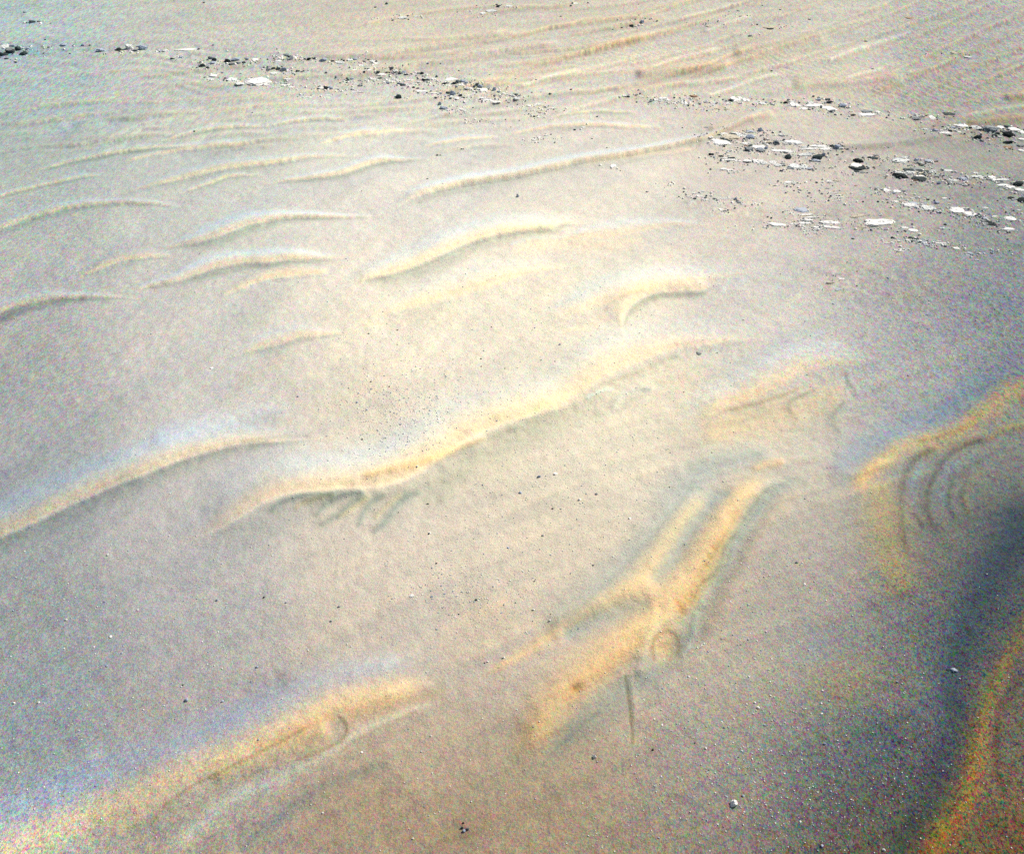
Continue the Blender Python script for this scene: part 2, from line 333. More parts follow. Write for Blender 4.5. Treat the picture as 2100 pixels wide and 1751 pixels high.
# scalloped slip marks on the main arm
for (a, b, l) in [(1395,1240,24),(1410,1232,22),(1422,1222,20),(1400,1255,18),(1455,1143,14),(1447,1158,12),(1180,1412,10),(1465,1125,12)]:
    stroke([(a - l * .5, b - l * .45, 2), (a, b, 3.5), (a + l * .5, b + l * .4, 2)], (.86,.76,.60), .8, -.012)
# bowl and rim
blob(1342,1322,46,56,(.96,1.06,1.05),.7,.03,25); blob(1366,1326,25,31,(1.38,1.10,.78),1.0,-.06,25)
stroke([(1345,1362,3),(1338,1335,4),(1346,1305,4),(1368,1292,4),(1388,1305,5),(1392,1330,4),(1380,1352,3)], (.74,.70,.64), .9, .0)
stroke([(1330,1378,4),(1322,1340,6),(1332,1298,6),(1365,1276,6),(1402,1288,6),(1410,1325,5),(1395,1360,4)], (1.08,1.10,1.10), .5, .0); blob(1362,1345,18,20,(1.12,1.0,.84),.6,.0)
stroke([(1310,1385,6),(1320,1330,12),(1342,1285,12),(1385,1265,8)], (1.04,1.10,1.08), .7, .02)
stroke([(1395,1350,5),(1420,1300,8),(1430,1250,7)], (1.0,1.08,1.12), .6, .02)
stroke([(1280,1382,2.5),(1286,1420,4),(1293,1470,4),(1297,1540,2.5)], (.68,.66,.60), 1.0, -.03)
stroke([(1293,1390,3),(1300,1430,5),(1304,1480,3)], (1.08,1.06,1.0), .6, .01)
stroke([(1170,1418,6),(1182,1410,8),(1192,1416,6)], (.78,.70,.55), .7, -.02)
# upper right ripple and its arcs
ridge([(1425,905,10),(1452,865,22),(1490,838,26),(1540,822,28),(1590,800,32),(1640,772,32),(1690,755,26),(1740,748,14),(1790,742,6)], amp=.13, o=.9, b=1.2, g=.0, p=0, scarp=.3, bw=1.2)
stroke([(1440,900,24),(1500,870,34),(1590,850,40),(1680,820,36),(1740,800,20)], (1.18,1.06,.84), .8, .02)
stroke([(1475,845,3),(1540,830,4),(1600,812,4),(1650,790,3)], (.90,.84,.70), .7, .015, sharp=True)
for q in [[(1640,864,2),(1621,838,4),(1630,818,5),(1680,797,3)], [(1728,893,3),(1711,866,6),(1716,840,6),(1736,818,3)], [(1735,758,2),(1738,778,3),(1756,805,2)]]:
    stroke(q, (.70,.74,.72), .85, .03, sharp=True)
stroke([(1660,870,4),(1690,840,6),(1720,815,5)], (1.04,1.0,.9), .5)
# far right ripple
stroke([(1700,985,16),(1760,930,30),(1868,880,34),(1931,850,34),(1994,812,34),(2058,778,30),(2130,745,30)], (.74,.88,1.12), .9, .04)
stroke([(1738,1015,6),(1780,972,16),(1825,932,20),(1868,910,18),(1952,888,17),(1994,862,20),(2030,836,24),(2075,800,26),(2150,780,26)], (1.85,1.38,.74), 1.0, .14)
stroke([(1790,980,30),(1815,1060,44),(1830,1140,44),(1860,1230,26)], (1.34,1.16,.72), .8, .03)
stroke([(1880,930,8),(1930,920,12),(1990,905,12),(2030,890,8)], (1.1,.92,.6), .6)
for q, s in [([(1866,1150,3),(1856,1110,5),(1850,1050,6),(1853,1000,7),(1864,959,8),(1889,930,8),(1930,920,4)], .04), ([(1936,1098,3),(1915,1075,6),(1904,1040,8),(1908,1000,8),(1925,957,8),(1955,926,8),(2005,902,6),(2026,912,3)], .04), ([(1872,1050,3),(1888,1070,4),(1895,1085,3)], .02)]:
    stroke(q, (.62,.60,.58), .7, s * .6, sharp=True)
for q in [[(1884,1048,4),(1872,1010,7),(1876,975,8),(1895,945,7)], [(1946,1060,8),(1928,1000,12),(1955,955,9),(2010,930,5)]]:
    stroke(q, (.94,1.15,1.30), .7)
for q, c_, s_ in [([(1965,1070,4),(1950,1030,7),(1962,985,8),(2000,950,6),(2040,925,4)], (.80,.82,.80), .5), ([(1990,1060,5),(1980,1020,9),(1995,985,9),(2035,955,6)], (1.3,1.15,.8), .5),
                  ([(2020,905,4),(2060,880,8),(2110,870,8)], (1.35,1.1,.6), .7), ([(1870,905,3),(1930,893,5),(1985,872,4),(2020,845,3)], (.82,.76,.62), .6)]:
    stroke(q, c_, s_, .02)
stroke([(1418,1245,4),(1438,1197,5),(1475,1165,5),(1486,1125,5),(1520,1079,5),(1557,1019,5),(1590,988,4)], (.80,.84,.84), .8, .02, sharp=True)
stroke([(1432,1255,5),(1455,1205,7),(1492,1165,7),(1505,1125,7),(1540,1075,7),(1575,1030,5)], (1.06,1.12,1.14), .7, .01)
stroke([(1050,1345,4),(1125,1290,7),(1195,1238,8),(1262,1175,8),(1325,1110,8),(1385,1035,7),(1425,990,5)], (.84,.90,.95), .5, -.01)
# dark corner: blue hollow and ochre streak
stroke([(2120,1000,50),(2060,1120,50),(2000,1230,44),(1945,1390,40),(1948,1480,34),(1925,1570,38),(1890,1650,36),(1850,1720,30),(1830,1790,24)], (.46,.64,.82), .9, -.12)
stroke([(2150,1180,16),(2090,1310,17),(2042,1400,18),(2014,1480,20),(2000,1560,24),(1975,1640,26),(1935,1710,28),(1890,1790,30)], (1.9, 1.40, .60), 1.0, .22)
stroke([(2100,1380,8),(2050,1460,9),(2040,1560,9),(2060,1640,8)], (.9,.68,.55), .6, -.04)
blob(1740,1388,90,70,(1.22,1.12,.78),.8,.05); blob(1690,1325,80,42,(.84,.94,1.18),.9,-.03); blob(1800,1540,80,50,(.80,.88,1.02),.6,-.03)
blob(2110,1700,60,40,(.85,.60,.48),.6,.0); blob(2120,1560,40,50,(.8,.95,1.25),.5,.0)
# bottom left ripple
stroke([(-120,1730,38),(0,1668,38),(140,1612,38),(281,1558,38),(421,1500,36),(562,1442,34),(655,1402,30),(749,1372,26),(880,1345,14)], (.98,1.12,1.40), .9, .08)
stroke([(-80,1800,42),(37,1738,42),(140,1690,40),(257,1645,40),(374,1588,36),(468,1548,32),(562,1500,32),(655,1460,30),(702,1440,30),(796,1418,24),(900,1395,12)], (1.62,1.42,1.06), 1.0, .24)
stroke([(430,1600,18),(520,1560,26),(620,1520,30),(680,1490,24)], (1.25,1.12,.86), .8, .04)
stroke([(690,1470,12),(780,1450,22),(860,1430,18),(920,1410,10)], (1.0,.88,.72), .7)
stroke([(520,1540,8),(600,1502,10),(690,1462,10)], (.98,.86,.68), .5)
for q in [[(308,1700,2),(330,1662,4),(384,1617,4),(468,1575,4),(562,1527,4),(655,1476,3)], [(690,1462,3),(712,1486,4),(700,1518,5),(632,1550,4),(600,1560,2)], [(500,1600,2),(530,1580,3),(560,1570,2)]]:
    stroke(q, (.74,.72,.64), .75, .03, sharp=True)
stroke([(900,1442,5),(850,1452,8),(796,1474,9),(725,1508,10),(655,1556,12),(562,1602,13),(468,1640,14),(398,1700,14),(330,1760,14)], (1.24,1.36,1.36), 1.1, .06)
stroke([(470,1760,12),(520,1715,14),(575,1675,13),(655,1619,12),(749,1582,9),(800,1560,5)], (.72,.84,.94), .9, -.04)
stroke([(870,1452,3),(790,1486,4),(735,1515,4),(680,1552,3)], (.82,.80,.74), .5)
stroke([(180,1560,30),(330,1500,34),(480,1440,30),(600,1390,20)], (.90,.90,.92), .6, -.05)
# assorted soft patches
stroke([(900,1340,30),(980,1290,50),(1060,1240,40)], (1.06,1.0,.90), .5)
blob(790,790,90,60,(1.02,1.0,.97),.8,.03); blob(955,1230,50,40,(.95,.93,.9),.6,.0)
blob(770,665,30,8,(1.10,1.08,.96),.9,.0); blob(830,660,18,6,(1.10,1.08,.96),.9,.0)
blob(890,640,60,30,(1.02,.99,.93),.6,.02); blob(1390,770,60,30,(1.05,1.0,.9),.5,.02); blob(1900,600,70,20,(1.10,1.02,.86),.5,.03,-12)
blob(800,1640,120,40,(.95,.90,.82),.6,.0); blob(950,1700,60,40,(.86,.80,.72),.8,.0); blob(1450,880,80,40,(1.03,1.0,.95),.5,.0)
blob(40,105,60,14,(.72,.92,.98),.8,.05); blob(30,20,60,20,(.82,.95,.94),.5,.0)

# wind smooths everything: soften, more so on the broad near ripples
near = sm((VV - 450) / 500)
HM = soften(HM, 0.7) * (1 - near) + soften(HM, 2.4) * near + soften(FH, 0.9)
TM = TM * (1 - near[..., None]) + (0.8 * soften(TM, 1.2) + 0.2 * soften(TM, 4.0)) * near[..., None]
TM = TM * soften(FT, 0.6)
# long faint streaks combed by the wind, running up to the right
slp = np.interp(VV, [-300, 150, 700, 1100, 1500, 2200], [.02, .08, .24, .42, .52, .55])
sx = UU; sy = VV + slp * (UU - 1050)
dsc = 0.35 + 0.65 * sm(VV / 900)
stk = fbm(sx / 260, sy / 26 / dsc, 4, 91); stk2 = fbm(sx / 90 + 4, sy / 9 / dsc, 3, 95)
TM *= (1 + 0.10 * stk + 0.035 * stk2)[..., None] * np.stack([1 + .03 * stk, 1 + 0 * stk, 1 - .05 * stk], -1)
HM += (0.03 * stk * np.minimum(1, MPV * 60))
HM = HM.astype(np.float32); TM = TM.astype(np.float32)
# rough, gritty ground along the outcrops
mot = fbm(UU / 9, VV / 4, 3, 77)
for q in [[(-80,100,22),(250,105,22),(520,135,26),(820,160,30),(1060,195,22)],[(1320,205,14),(1560,212,22),(1800,232,16)],[(1430,290,26),(1620,312,34),(1800,350,34),(1980,390,36),(2180,430,40)],[(1880,250,18),(2000,270,28),(2160,290,34)],[(1400,415,12),(1620,455,26),(1800,455,30),(1950,500,30),(2100,520,30)],[(1700,560,40),(1900,600,60),(2050,640,60)]]:
    r_ = field(q, 2.0)
    w_ = np.exp(-(r_[1] / r_[2]) ** 2)
    for k in range(3): TM[r_[0] + (k,)] *= 1 + w_ * (.22 * mot[r_[0]] - .05)
    HM[r_[0]] += .02 * w_ * mot[r_[0]]
# fade the relief out at the rim of the survey
edge = sm((UU - U0) / 260) * sm((U1 - UU) / 260) * sm((VV - V0) / 120) * sm((V1 - VV) / 220)
HM *= edge
for k in range(3): TM[..., k] = 1 + (TM[..., k] - 1) * edge

def detail(X, Y):
    """broad swells and small wind ripples, world space"""
    h = 0.10 * fbm(X / 9.0, Y / 9.0, 3, 21)
    h = h + 0.013 * fbm(X / 0.8, Y / 0.8, 3, 31) + 0.008 * fbm(X / 0.33, Y / 0.33, 2, 37) + 0.0065 * fbm(X / 0.12, Y / 0.12, 2, 41)
    far = np.clip((np.hypot(X, Y) - 70) / 400.0, 0, 1)
    return h + far * 9.0 * fbm(X / 160.0, Y / 160.0, 4, 51)

def surface(X, Y):
    d = detail(X, Y); h = d
    for i in range(5):
        u, v = project(X, Y, h)
        h = 0.4 * h + 0.6 * (d + samp(HM, u, v, U0, V0, ST))
    u, v = project(X, Y, h)
    return h, u, v

def spot(u, v):
    """point of the ground under survey coordinate (u, v); also its distance from the camera"""
    z = 0.0
    for i in range(6):
        x, y, s = ray(u, v, z)
        hh, _, _ = surface(np.array([x]), np.array([y])); z = 0.5 * z + 0.5 * float(hh[0])
    x, y, s = ray(u, v, z)
    return x, y, z, s

# ------------------------------------------------------------------ ground sheet
def grow(a, b, n, r):
    w = r ** np.arange(n); w = np.cumsum(w) / w.sum(); return a + (b - a) * w
Ys = np.concatenate([-grow(0, 900, 26, 1.28)[::-1] + 1.2, [1.2], ])
yy = [1.6]
while yy[-1] < 110: yy.append(yy[-1] + 0.0030 * max(yy[-1], 4.0) * (1.0 + min(1.0, yy[-1] / 60.0) * 0.35))
yf = list(grow(110, 9000, 60, 1.09))
Ys = np.concatenate([Ys, yy, yf])
cf = np.linspace(-0.78, 0.78, 1180)
C = np.concatenate([-grow(0.78, 8, 26, 1.2)[::-1], cf, grow(0.78, 8, 26, 1.2)])
CC, YY = np.meshgrid(C, Ys)
XX = CC * np.sqrt(YY ** 2 + 100.0)
hgt, gu, gv = surface(XX, YY)
nr, nc = XX.shape
verts = np.stack([XX, YY, hgt], -1).reshape(-1, 3).astype(np.float32)
idx = np.arange(nr * nc).reshape(nr, nc)
faces = np.stack([idx[:-1, :-1], idx[:-1, 1:], idx[1:, 1:], idx[1:, :-1]], -1).reshape(-1, 4)
me = bpy.data.meshes.new("ground")
me.vertices.add(len(verts)); me.vertices.foreach_set("co", verts.ravel())
me.loops.add(faces.size); me.loops.foreach_set("vertex_index", faces.ravel().astype(np.int32))
me.polygons.add(len(faces)); me.polygons.foreach_set("loop_start", (np.arange(len(faces)) * 4).astype(np.int32))
me.polygons.foreach_set("loop_total", np.full(len(faces), 4, np.int32))
me.polygons.foreach_set("use_smooth", np.ones(len(faces), bool))
me.update(calc_edges=True)
LIGHT = 1.05    # mean light on level ground, so albedo = wanted tone / LIGHT
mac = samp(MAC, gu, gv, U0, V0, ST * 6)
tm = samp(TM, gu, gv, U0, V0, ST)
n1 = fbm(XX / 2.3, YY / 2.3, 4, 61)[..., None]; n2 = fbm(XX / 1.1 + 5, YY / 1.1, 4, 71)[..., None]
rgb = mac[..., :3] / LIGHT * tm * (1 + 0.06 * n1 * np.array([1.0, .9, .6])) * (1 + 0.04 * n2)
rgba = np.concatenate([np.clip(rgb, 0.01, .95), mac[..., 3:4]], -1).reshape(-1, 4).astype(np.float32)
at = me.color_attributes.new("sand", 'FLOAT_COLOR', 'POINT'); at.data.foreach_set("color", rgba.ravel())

def mat(name):
    m = bpy.data.materials.new(name); m.use_nodes = True
    nt = m.node_tree; b = nt.nodes["Principled BSDF"]; b.inputs["Roughness"].default_value = 0.95
    b.inputs["Specular IOR Level"].default_value = 0.12
    return m, nt, b
def N(nt, t, **k):
    n = nt.nodes.new(t)
    for a, v in k.items(): setattr(n, a, v)
    return n
def grain(nt, scale, detail, rough):
    g = N(nt, 'ShaderNodeNewGeometry'); n = N(nt, 'ShaderNodeTexNoise')
    n.inputs['Scale'].default_value = scale; n.inputs['Detail'].default_value = detail; n.inputs['Roughness'].default_value = rough
    nt.links.new(g.outputs['Position'], n.inputs['Vector']); return n

gm, nt, bs = mat("regolith")
L = nt.links.new
ca = N(nt, 'ShaderNodeVertexColor', layer_name="sand")
geo = N(nt, 'ShaderNodeNewGeometry')
sepn = N(nt, 'ShaderNodeSeparateXYZ'); L(geo.outputs['Position'], sepn.inputs[0])
def noise_layer(scale, sy, y0, y1, y2, y3):
    """camera colour noise imitated by cells about a pixel wide, used where the ground lies between y0..y3"""
    mp_ = N(nt, 'ShaderNodeMapping'); L(geo.outputs['Position'], mp_.inputs['Vector']); mp_.inputs['Scale'].default_value = (scale, scale * sy, scale * .5)
    out = None
    for k, wgt in ((1.0, .62), (.43, .38)):
        v = N(nt, 'ShaderNodeTexVoronoi'); v.inputs['Scale'].default_value = k; L(mp_.outputs[0], v.inputs['Vector'])
        sb = N(nt, 'ShaderNodeVectorMath', operation='SUBTRACT'); L(v.outputs['Color'], sb.inputs[0]); sb.inputs[1].default_value = (.5, .5, .5)
        sc_ = N(nt, 'ShaderNodeVectorMath', operation='SCALE'); L(sb.outputs[0], sc_.inputs[0]); sc_.inputs['Scale'].default_value = wgt
        if out is None: out = sc_
        else:
            ad = N(nt, 'ShaderNodeVectorMath', operation='ADD'); L(out.outputs[0], ad.inputs[0]); L(sc_.outputs[0], ad.inputs[1]); out = ad
    m1 = N(nt, 'ShaderNodeMapRange'); L(sepn.outputs['Y'], m1.inputs['Value']); m1.inputs['From Min'].default_value = y0; m1.inputs['From Max'].default_value = y1
    m2 = N(nt, 'ShaderNodeMapRange'); L(sepn.outputs['Y'], m2.inputs['Value']); m2.inputs['From Min'].default_value = y2; m2.inputs['From Max'].default_value = y3
    m2.inputs['To Min'].default_value = 1; m2.inputs['To Max'].default_value = 0
    w_ = N(nt, 'ShaderNodeMath', operation='MULTIPLY'); L(m1.outputs[0], w_.inputs[0]); L(m2.outputs[0], w_.inputs[1])
    o = N(nt, 'ShaderNodeVectorMath', operation='SCALE'); L(out.outputs[0], o.inputs[0]); L(w_.outputs[0], o.inputs['Scale']); return o
lay = [noise_layer(80, .85, -1e4, -9999, 9, 14), noise_layer(46, .6, 9, 14, 22, 30), noise_layer(32, .32, 22, 30, 600, 900)]  # imitated camera noise, cells larger with distance to stay about pixel size
s1 = N(nt, 'ShaderNodeVectorMath', operation='ADD'); L(lay[0].outputs[0], s1.inputs[0]); L(lay[1].outputs[0], s1.inputs[1])
s2 = N(nt, 'ShaderNodeVectorMath', operation='ADD'); L(s1.outputs[0], s2.inputs[0]); L(lay[2].outputs[0], s2.inputs[1])
amp = N(nt, 'ShaderNodeMath', operation='MULTIPLY'); L(ca.outputs['Alpha'], amp.inputs[0]); amp.inputs[1].default_value = 4.0
scl = N(nt, 'ShaderNodeVectorMath', operation='SCALE'); L(s2.outputs[0], scl.inputs[0]); L(amp.outputs[0], scl.inputs['Scale'])
add = N(nt, 'ShaderNodeVectorMath', operation='ADD'); L(scl.outputs[0], add.inputs[0]); add.inputs[1].default_value = (1, 1, 1)
mul = N(nt, 'ShaderNodeVectorMath', operation='MULTIPLY'); L(add.outputs[0], mul.inputs[0]); L(ca.outputs['Color'], mul.inputs[1])
mx = N(nt, 'ShaderNodeVectorMath', operation='MAXIMUM'); L(mul.outputs[0], mx.inputs[0]); mx.inputs[1].default_value = (.004, .004, .004)
L(mx.outputs[0], bs.inputs['Base Color'])
nb = grain(nt, 26.0, 4.0, 0.85); bp = N(nt, 'ShaderNodeBump'); bp.inputs['Strength'].default_value = 0.9; bp.inputs['Distance'].default_value = 0.022
L(nb.outputs['Fac'], bp.inputs['Height']); L(bp.outputs[0], bs.inputs['Normal'])
me.materials.append(gm)
ground = bpy.data.objects.new("ground", me); col.objects.link(ground); ground["kind"] = "structure"

# ------------------------------------------------------------------ rock materials
def rockmat(name, body, dust, lo, hi, nscale=7.0, spread=.5):
    m, nt, b = mat(name); L = nt.links.new
    n = N(nt, 'ShaderNodeTexNoise'); tc = N(nt, 'ShaderNodeTexCoord'); L(tc.outputs['Object'], n.inputs['Vector'])
    oi = N(nt, 'ShaderNodeObjectInfo')
    n.noise_dimensions = '4D'; L(oi.outputs['Random'], n.inputs['W'])
    n.inputs['Scale'].default_value = nscale; n.inputs['Detail'].default_value = 6; n.inputs['Roughness'].default_value = .75
    r = N(nt, 'ShaderNodeMapRange'); L(n.outputs['Fac'], r.inputs['Value']); r.inputs['From Min'].default_value = .3; r.inputs['From Max'].default_value = .7
    r.inputs['To Min'].default_value = 1 - spread; r.inputs['To Max'].default_value = 1 + spread
    rv = N(nt, 'ShaderNodeMapRange'); L(oi.outputs['Random'], rv.inputs['Value']); rv.inputs['To Min'].default_value = 1.0 if body[0] > .3 else .6; rv.inputs['To Max'].default_value = 1.18 if body[0] > .3 else 2.2
    rm = N(nt, 'ShaderNodeMath', operation='MULTIPLY'); L(r.outputs[0], rm.inputs[0]); L(rv.outputs[0], rm.inputs[1])
    c = N(nt, 'ShaderNodeVectorMath', operation='SCALE'); c.inputs[0].default_value = body; L(rm.outputs[0], c.inputs['Scale'])
    g = N(nt, 'ShaderNodeNewGeometry'); sp = N(nt, 'ShaderNodeSeparateXYZ'); L(g.outputs['Normal'], sp.inputs[0])
    ad = N(nt, 'ShaderNodeMath', operation='MULTIPLY_ADD'); L(n.outputs['Fac'], ad.inputs[0]); ad.inputs[1].default_value = .5; L(sp.outputs['Z'], ad.inputs[2])
    mr = N(nt, 'ShaderNodeMapRange'); mr.interpolation_type = 'SMOOTHSTEP'; L(ad.outputs[0], mr.inputs['Value']); mr.inputs['From Min'].default_value = lo; mr.inputs['From Max'].default_value = hi
    mix = N(nt, 'ShaderNodeMix', data_type='RGBA'); L(mr.outputs[0], mix.inputs['Factor']); L(c.outputs[0], mix.inputs['A']); mix.inputs['B'].default_value = dust + (1,)
    L(mix.outputs['Result'], b.inputs['Base Color'])
    bn = N(nt, 'ShaderNodeTexNoise'); L(tc.outputs['Object'], bn.inputs['Vector']); bn.inputs['Scale'].default_value = 12; bn.inputs['Detail'].default_value = 5
    bp = N(nt, 'ShaderNodeBump'); bp.inputs['Strength'].default_value = .5; bp.inputs['Distance'].default_value = .03; L(bn.outputs['Fac'], bp.inputs['Height']); L(bp.outputs[0], b.inputs['Normal'])
    return m
M = {
 'p': rockmat("pale_bedrock", (.66,.68,.64), (.56,.50,.42), 1.32, 1.5, spread=.4),
 'w': rockmat("bright_bedrock", (.86,.84,.78), (.74,.69,.60), 1.3, 1.5, spread=.3),
 's': rockmat("sandy_bedrock", (.56,.50,.38), (.52,.46,.37), 1.2, 1.45, spread=.25),
 'd': rockmat("dark_boulder_stone", (.032,.045,.045), (.17,.18,.17), 1.20, 1.50, spread=.6),
 'g': rockmat("grey_boulder_stone", (.09,.11,.12), (.36,.37,.36), 1.05, 1.35, spread=.6),
 'r': rockmat("rusty_boulder_stone", (.12,.045,.035), (.40,.28,.18), 1.05, 1.3, spread=.4),
 'b': rockmat("bluish_stone", (.34,.40,.50), (.52,.54,.56), 1.1, 1.35, spread=.4),
}

# ------------------------------------------------------------------ rock shapes
def rockmesh(name, seed, flat, sub=3, rough=.10):
    r = random.Random(seed)
    bm = bmesh.new(); bmesh.ops.create_icosphere(bm, subdivisions=sub, radius=1.0)
    planes = []
    for i in range(13 if not flat else 11):
        a = r.uniform(0, 2 * math.pi) if not flat else (i + r.uniform(-.3, .3)) * 2 * math.pi / 11
        z = r.uniform(-.6, .8) if not flat else r.uniform(-.12, .35)
        nrm = Vector((math.cos(a) * math.sqrt(1 - z * z), math.sin(a) * math.sqrt(1 - z * z), z))
        planes.append((nrm, r.uniform(.58, .95)))
    if flat:
        planes += [(Vector((r.uniform(-.12, .12), r.uniform(-.12, .12), 1)).normalized(), .62), (Vector((r.uniform(-.3, .3), r.uniform(-.3, .3), 1)).normalized(), .70)]
    else: planes.append((Vector((r.uniform(-.4, .4), r.uniform(-.4, .4), 1)).normalized(), r.uniform(.6, .85)))
    off = Vector((r.uniform(-50, 50), r.uniform(-50, 50), r.uniform(-50, 50)))
    for v in bm.verts:
        d = v.co.normalized(); R = 1.1
        for nrm, k in planes:
            q = d.dot(nrm)
            if q > .05: R = min(R, k / q)
        co = d * R
        f = mnoise.fractal(co * 2.2 + off, 0.8, 2.0, 4)
        co *= 1 + rough * f * 1.4
        if flat:   # bedding: thin ledges round the rim
            co += Vector((d.x, d.y, 0)) * .05 * math.sin(co.z * 22 + f * 4)
            g = mnoise.cell(Vector((co.x * 2.6, co.y * 2.6, 0)) + off); co.z *= .84 + .22 * g
            if abs(mnoise.noise(Vector((co.x * 1.8, co.y * 1.8, 0)) + off)) < .05: co.z *= .55
        v.co = co
    # normalise to unit box in plan
    mxs = [max(abs(v.co[i]) for v in bm.verts) for i in range(3)]
    for v in bm.verts: v.co = Vector((v.co.x / mxs[0], v.co.y / mxs[1], v.co.z / mxs[2]))
    m = bpy.data.meshes.new(name); bm.to_mesh(m); bm.free()
    return m
PROTO = {}
for i in range(14): PROTO['flat', i] = rockmesh("flat_rock", 100 + i, True, 4, .13)
for i in range(14): PROTO['boulder', i] = rockmesh("boulder", 200 + i, False, 4, .13)
for i in range(8): PROTO['pebble', i] = rockmesh("pebble", 300 + i, False, 2, .10)
_cache = {}
def getmesh(kind, i, mk):
    k = (kind, i, mk)
    if k not in _cache:
        m = PROTO[kind, i].copy(); m.materials.append(M[mk]); _cache[k] = m
    return _cache[k]

FR = {'A': (0, 0, 1.75), 'B': (1100, 0, 1.75), 'C': (2219, 0, 1.75), 'D': (2219, 400, 1.75), 'E': (2119, 1951, 1.6154), 'F': (0, 1951, 1.3125), 'G': (1600, 1400, 1.3467), 'H': (1100, 600, 1.4), 'Q': (600, 1100, 1.4)}
KS = 2100 / 3419.0
rocks = []
def rock(fr, x, y, w, h, k, area, shape=None, label=None, rot=None, sink=None):
    x0, y0, s = FR[fr]
    u, v = (x0 + x / s) * KS, (y0 + y / s) * KS; wp, hp = w / s * KS, h / s * KS
    wp *= 1.38 if wp > 7 else 1.25; hp *= 1.9 if k in 'pwsb' else 1.4
    X, Y, Z, dist = spot(u, v)
    mp = dist / F / math.sqrt(1 + ((u - 1050) / F) ** 2 + ((v - 875.5) / F) ** 2) * 1.0
    zdep = dist / math.sqrt(1 + ((u - 1050) / F) ** 2 + ((v - 875.5) / F) ** 2)
    mp = zdep / F
    sn = H / dist; cs = math.sqrt(1 - sn * sn)
    hx = wp * mp / 2; vh = hp * mp / 2
    r = random.Random(len(rocks) * 7 + 3)
    if shape is None: shape = 'flat' if k in 'pws' and (w / max(h, 1) > 1.45) else 'boulder'
    if wp < 5.2 and shape == 'boulder' and k not in 'pw' or (v > 560): shape2 = 'pebble' if wp < 9 else shape
    else: shape2 = shape
    if shape == 'flat':
        hz = min(0.30 * hx, 0.5 * vh / cs) * r.uniform(.75, 1.0) + .01
        hy = math.sqrt(max((vh * vh - (hz * cs) ** 2), (vh * .6) ** 2)) / sn
        hy = min(hy, 1.4 * hx)
        zc = Z + hz * (0.12 if sink is None else sink)
    else:
        hy = hx * r.uniform(.7, .95)
        hz = math.sqrt(max(vh * vh - (hy * sn) ** 2, (vh * .55) ** 2)) / cs
        hz = min(hz, 1.3 * hx)
        zc = Z + hz * (0.25 if sink is None else sink)
    n = 8 if shape2 == 'pebble' else 14
    m = getmesh(shape2, r.randrange(n), k)
    nm = {'flat': 'flat_rock', 'boulder': 'boulder', 'pebble': 'pebble'}[shape2]
    o = bpy.data.objects.new(nm, m); col.objects.link(o)
    o.location = (X, Y, zc); o.scale = (hx * 1.04, hy, hz)
    o.rotation_euler = (r.uniform(-.05, .05), r.uniform(-.06, .06), r.uniform(-.18, .18) if rot is None else rot)
    rocks.append(dict(o=o, u=u, v=v, w=wp, k=k, kind=nm, area=area, label=label))
    return o

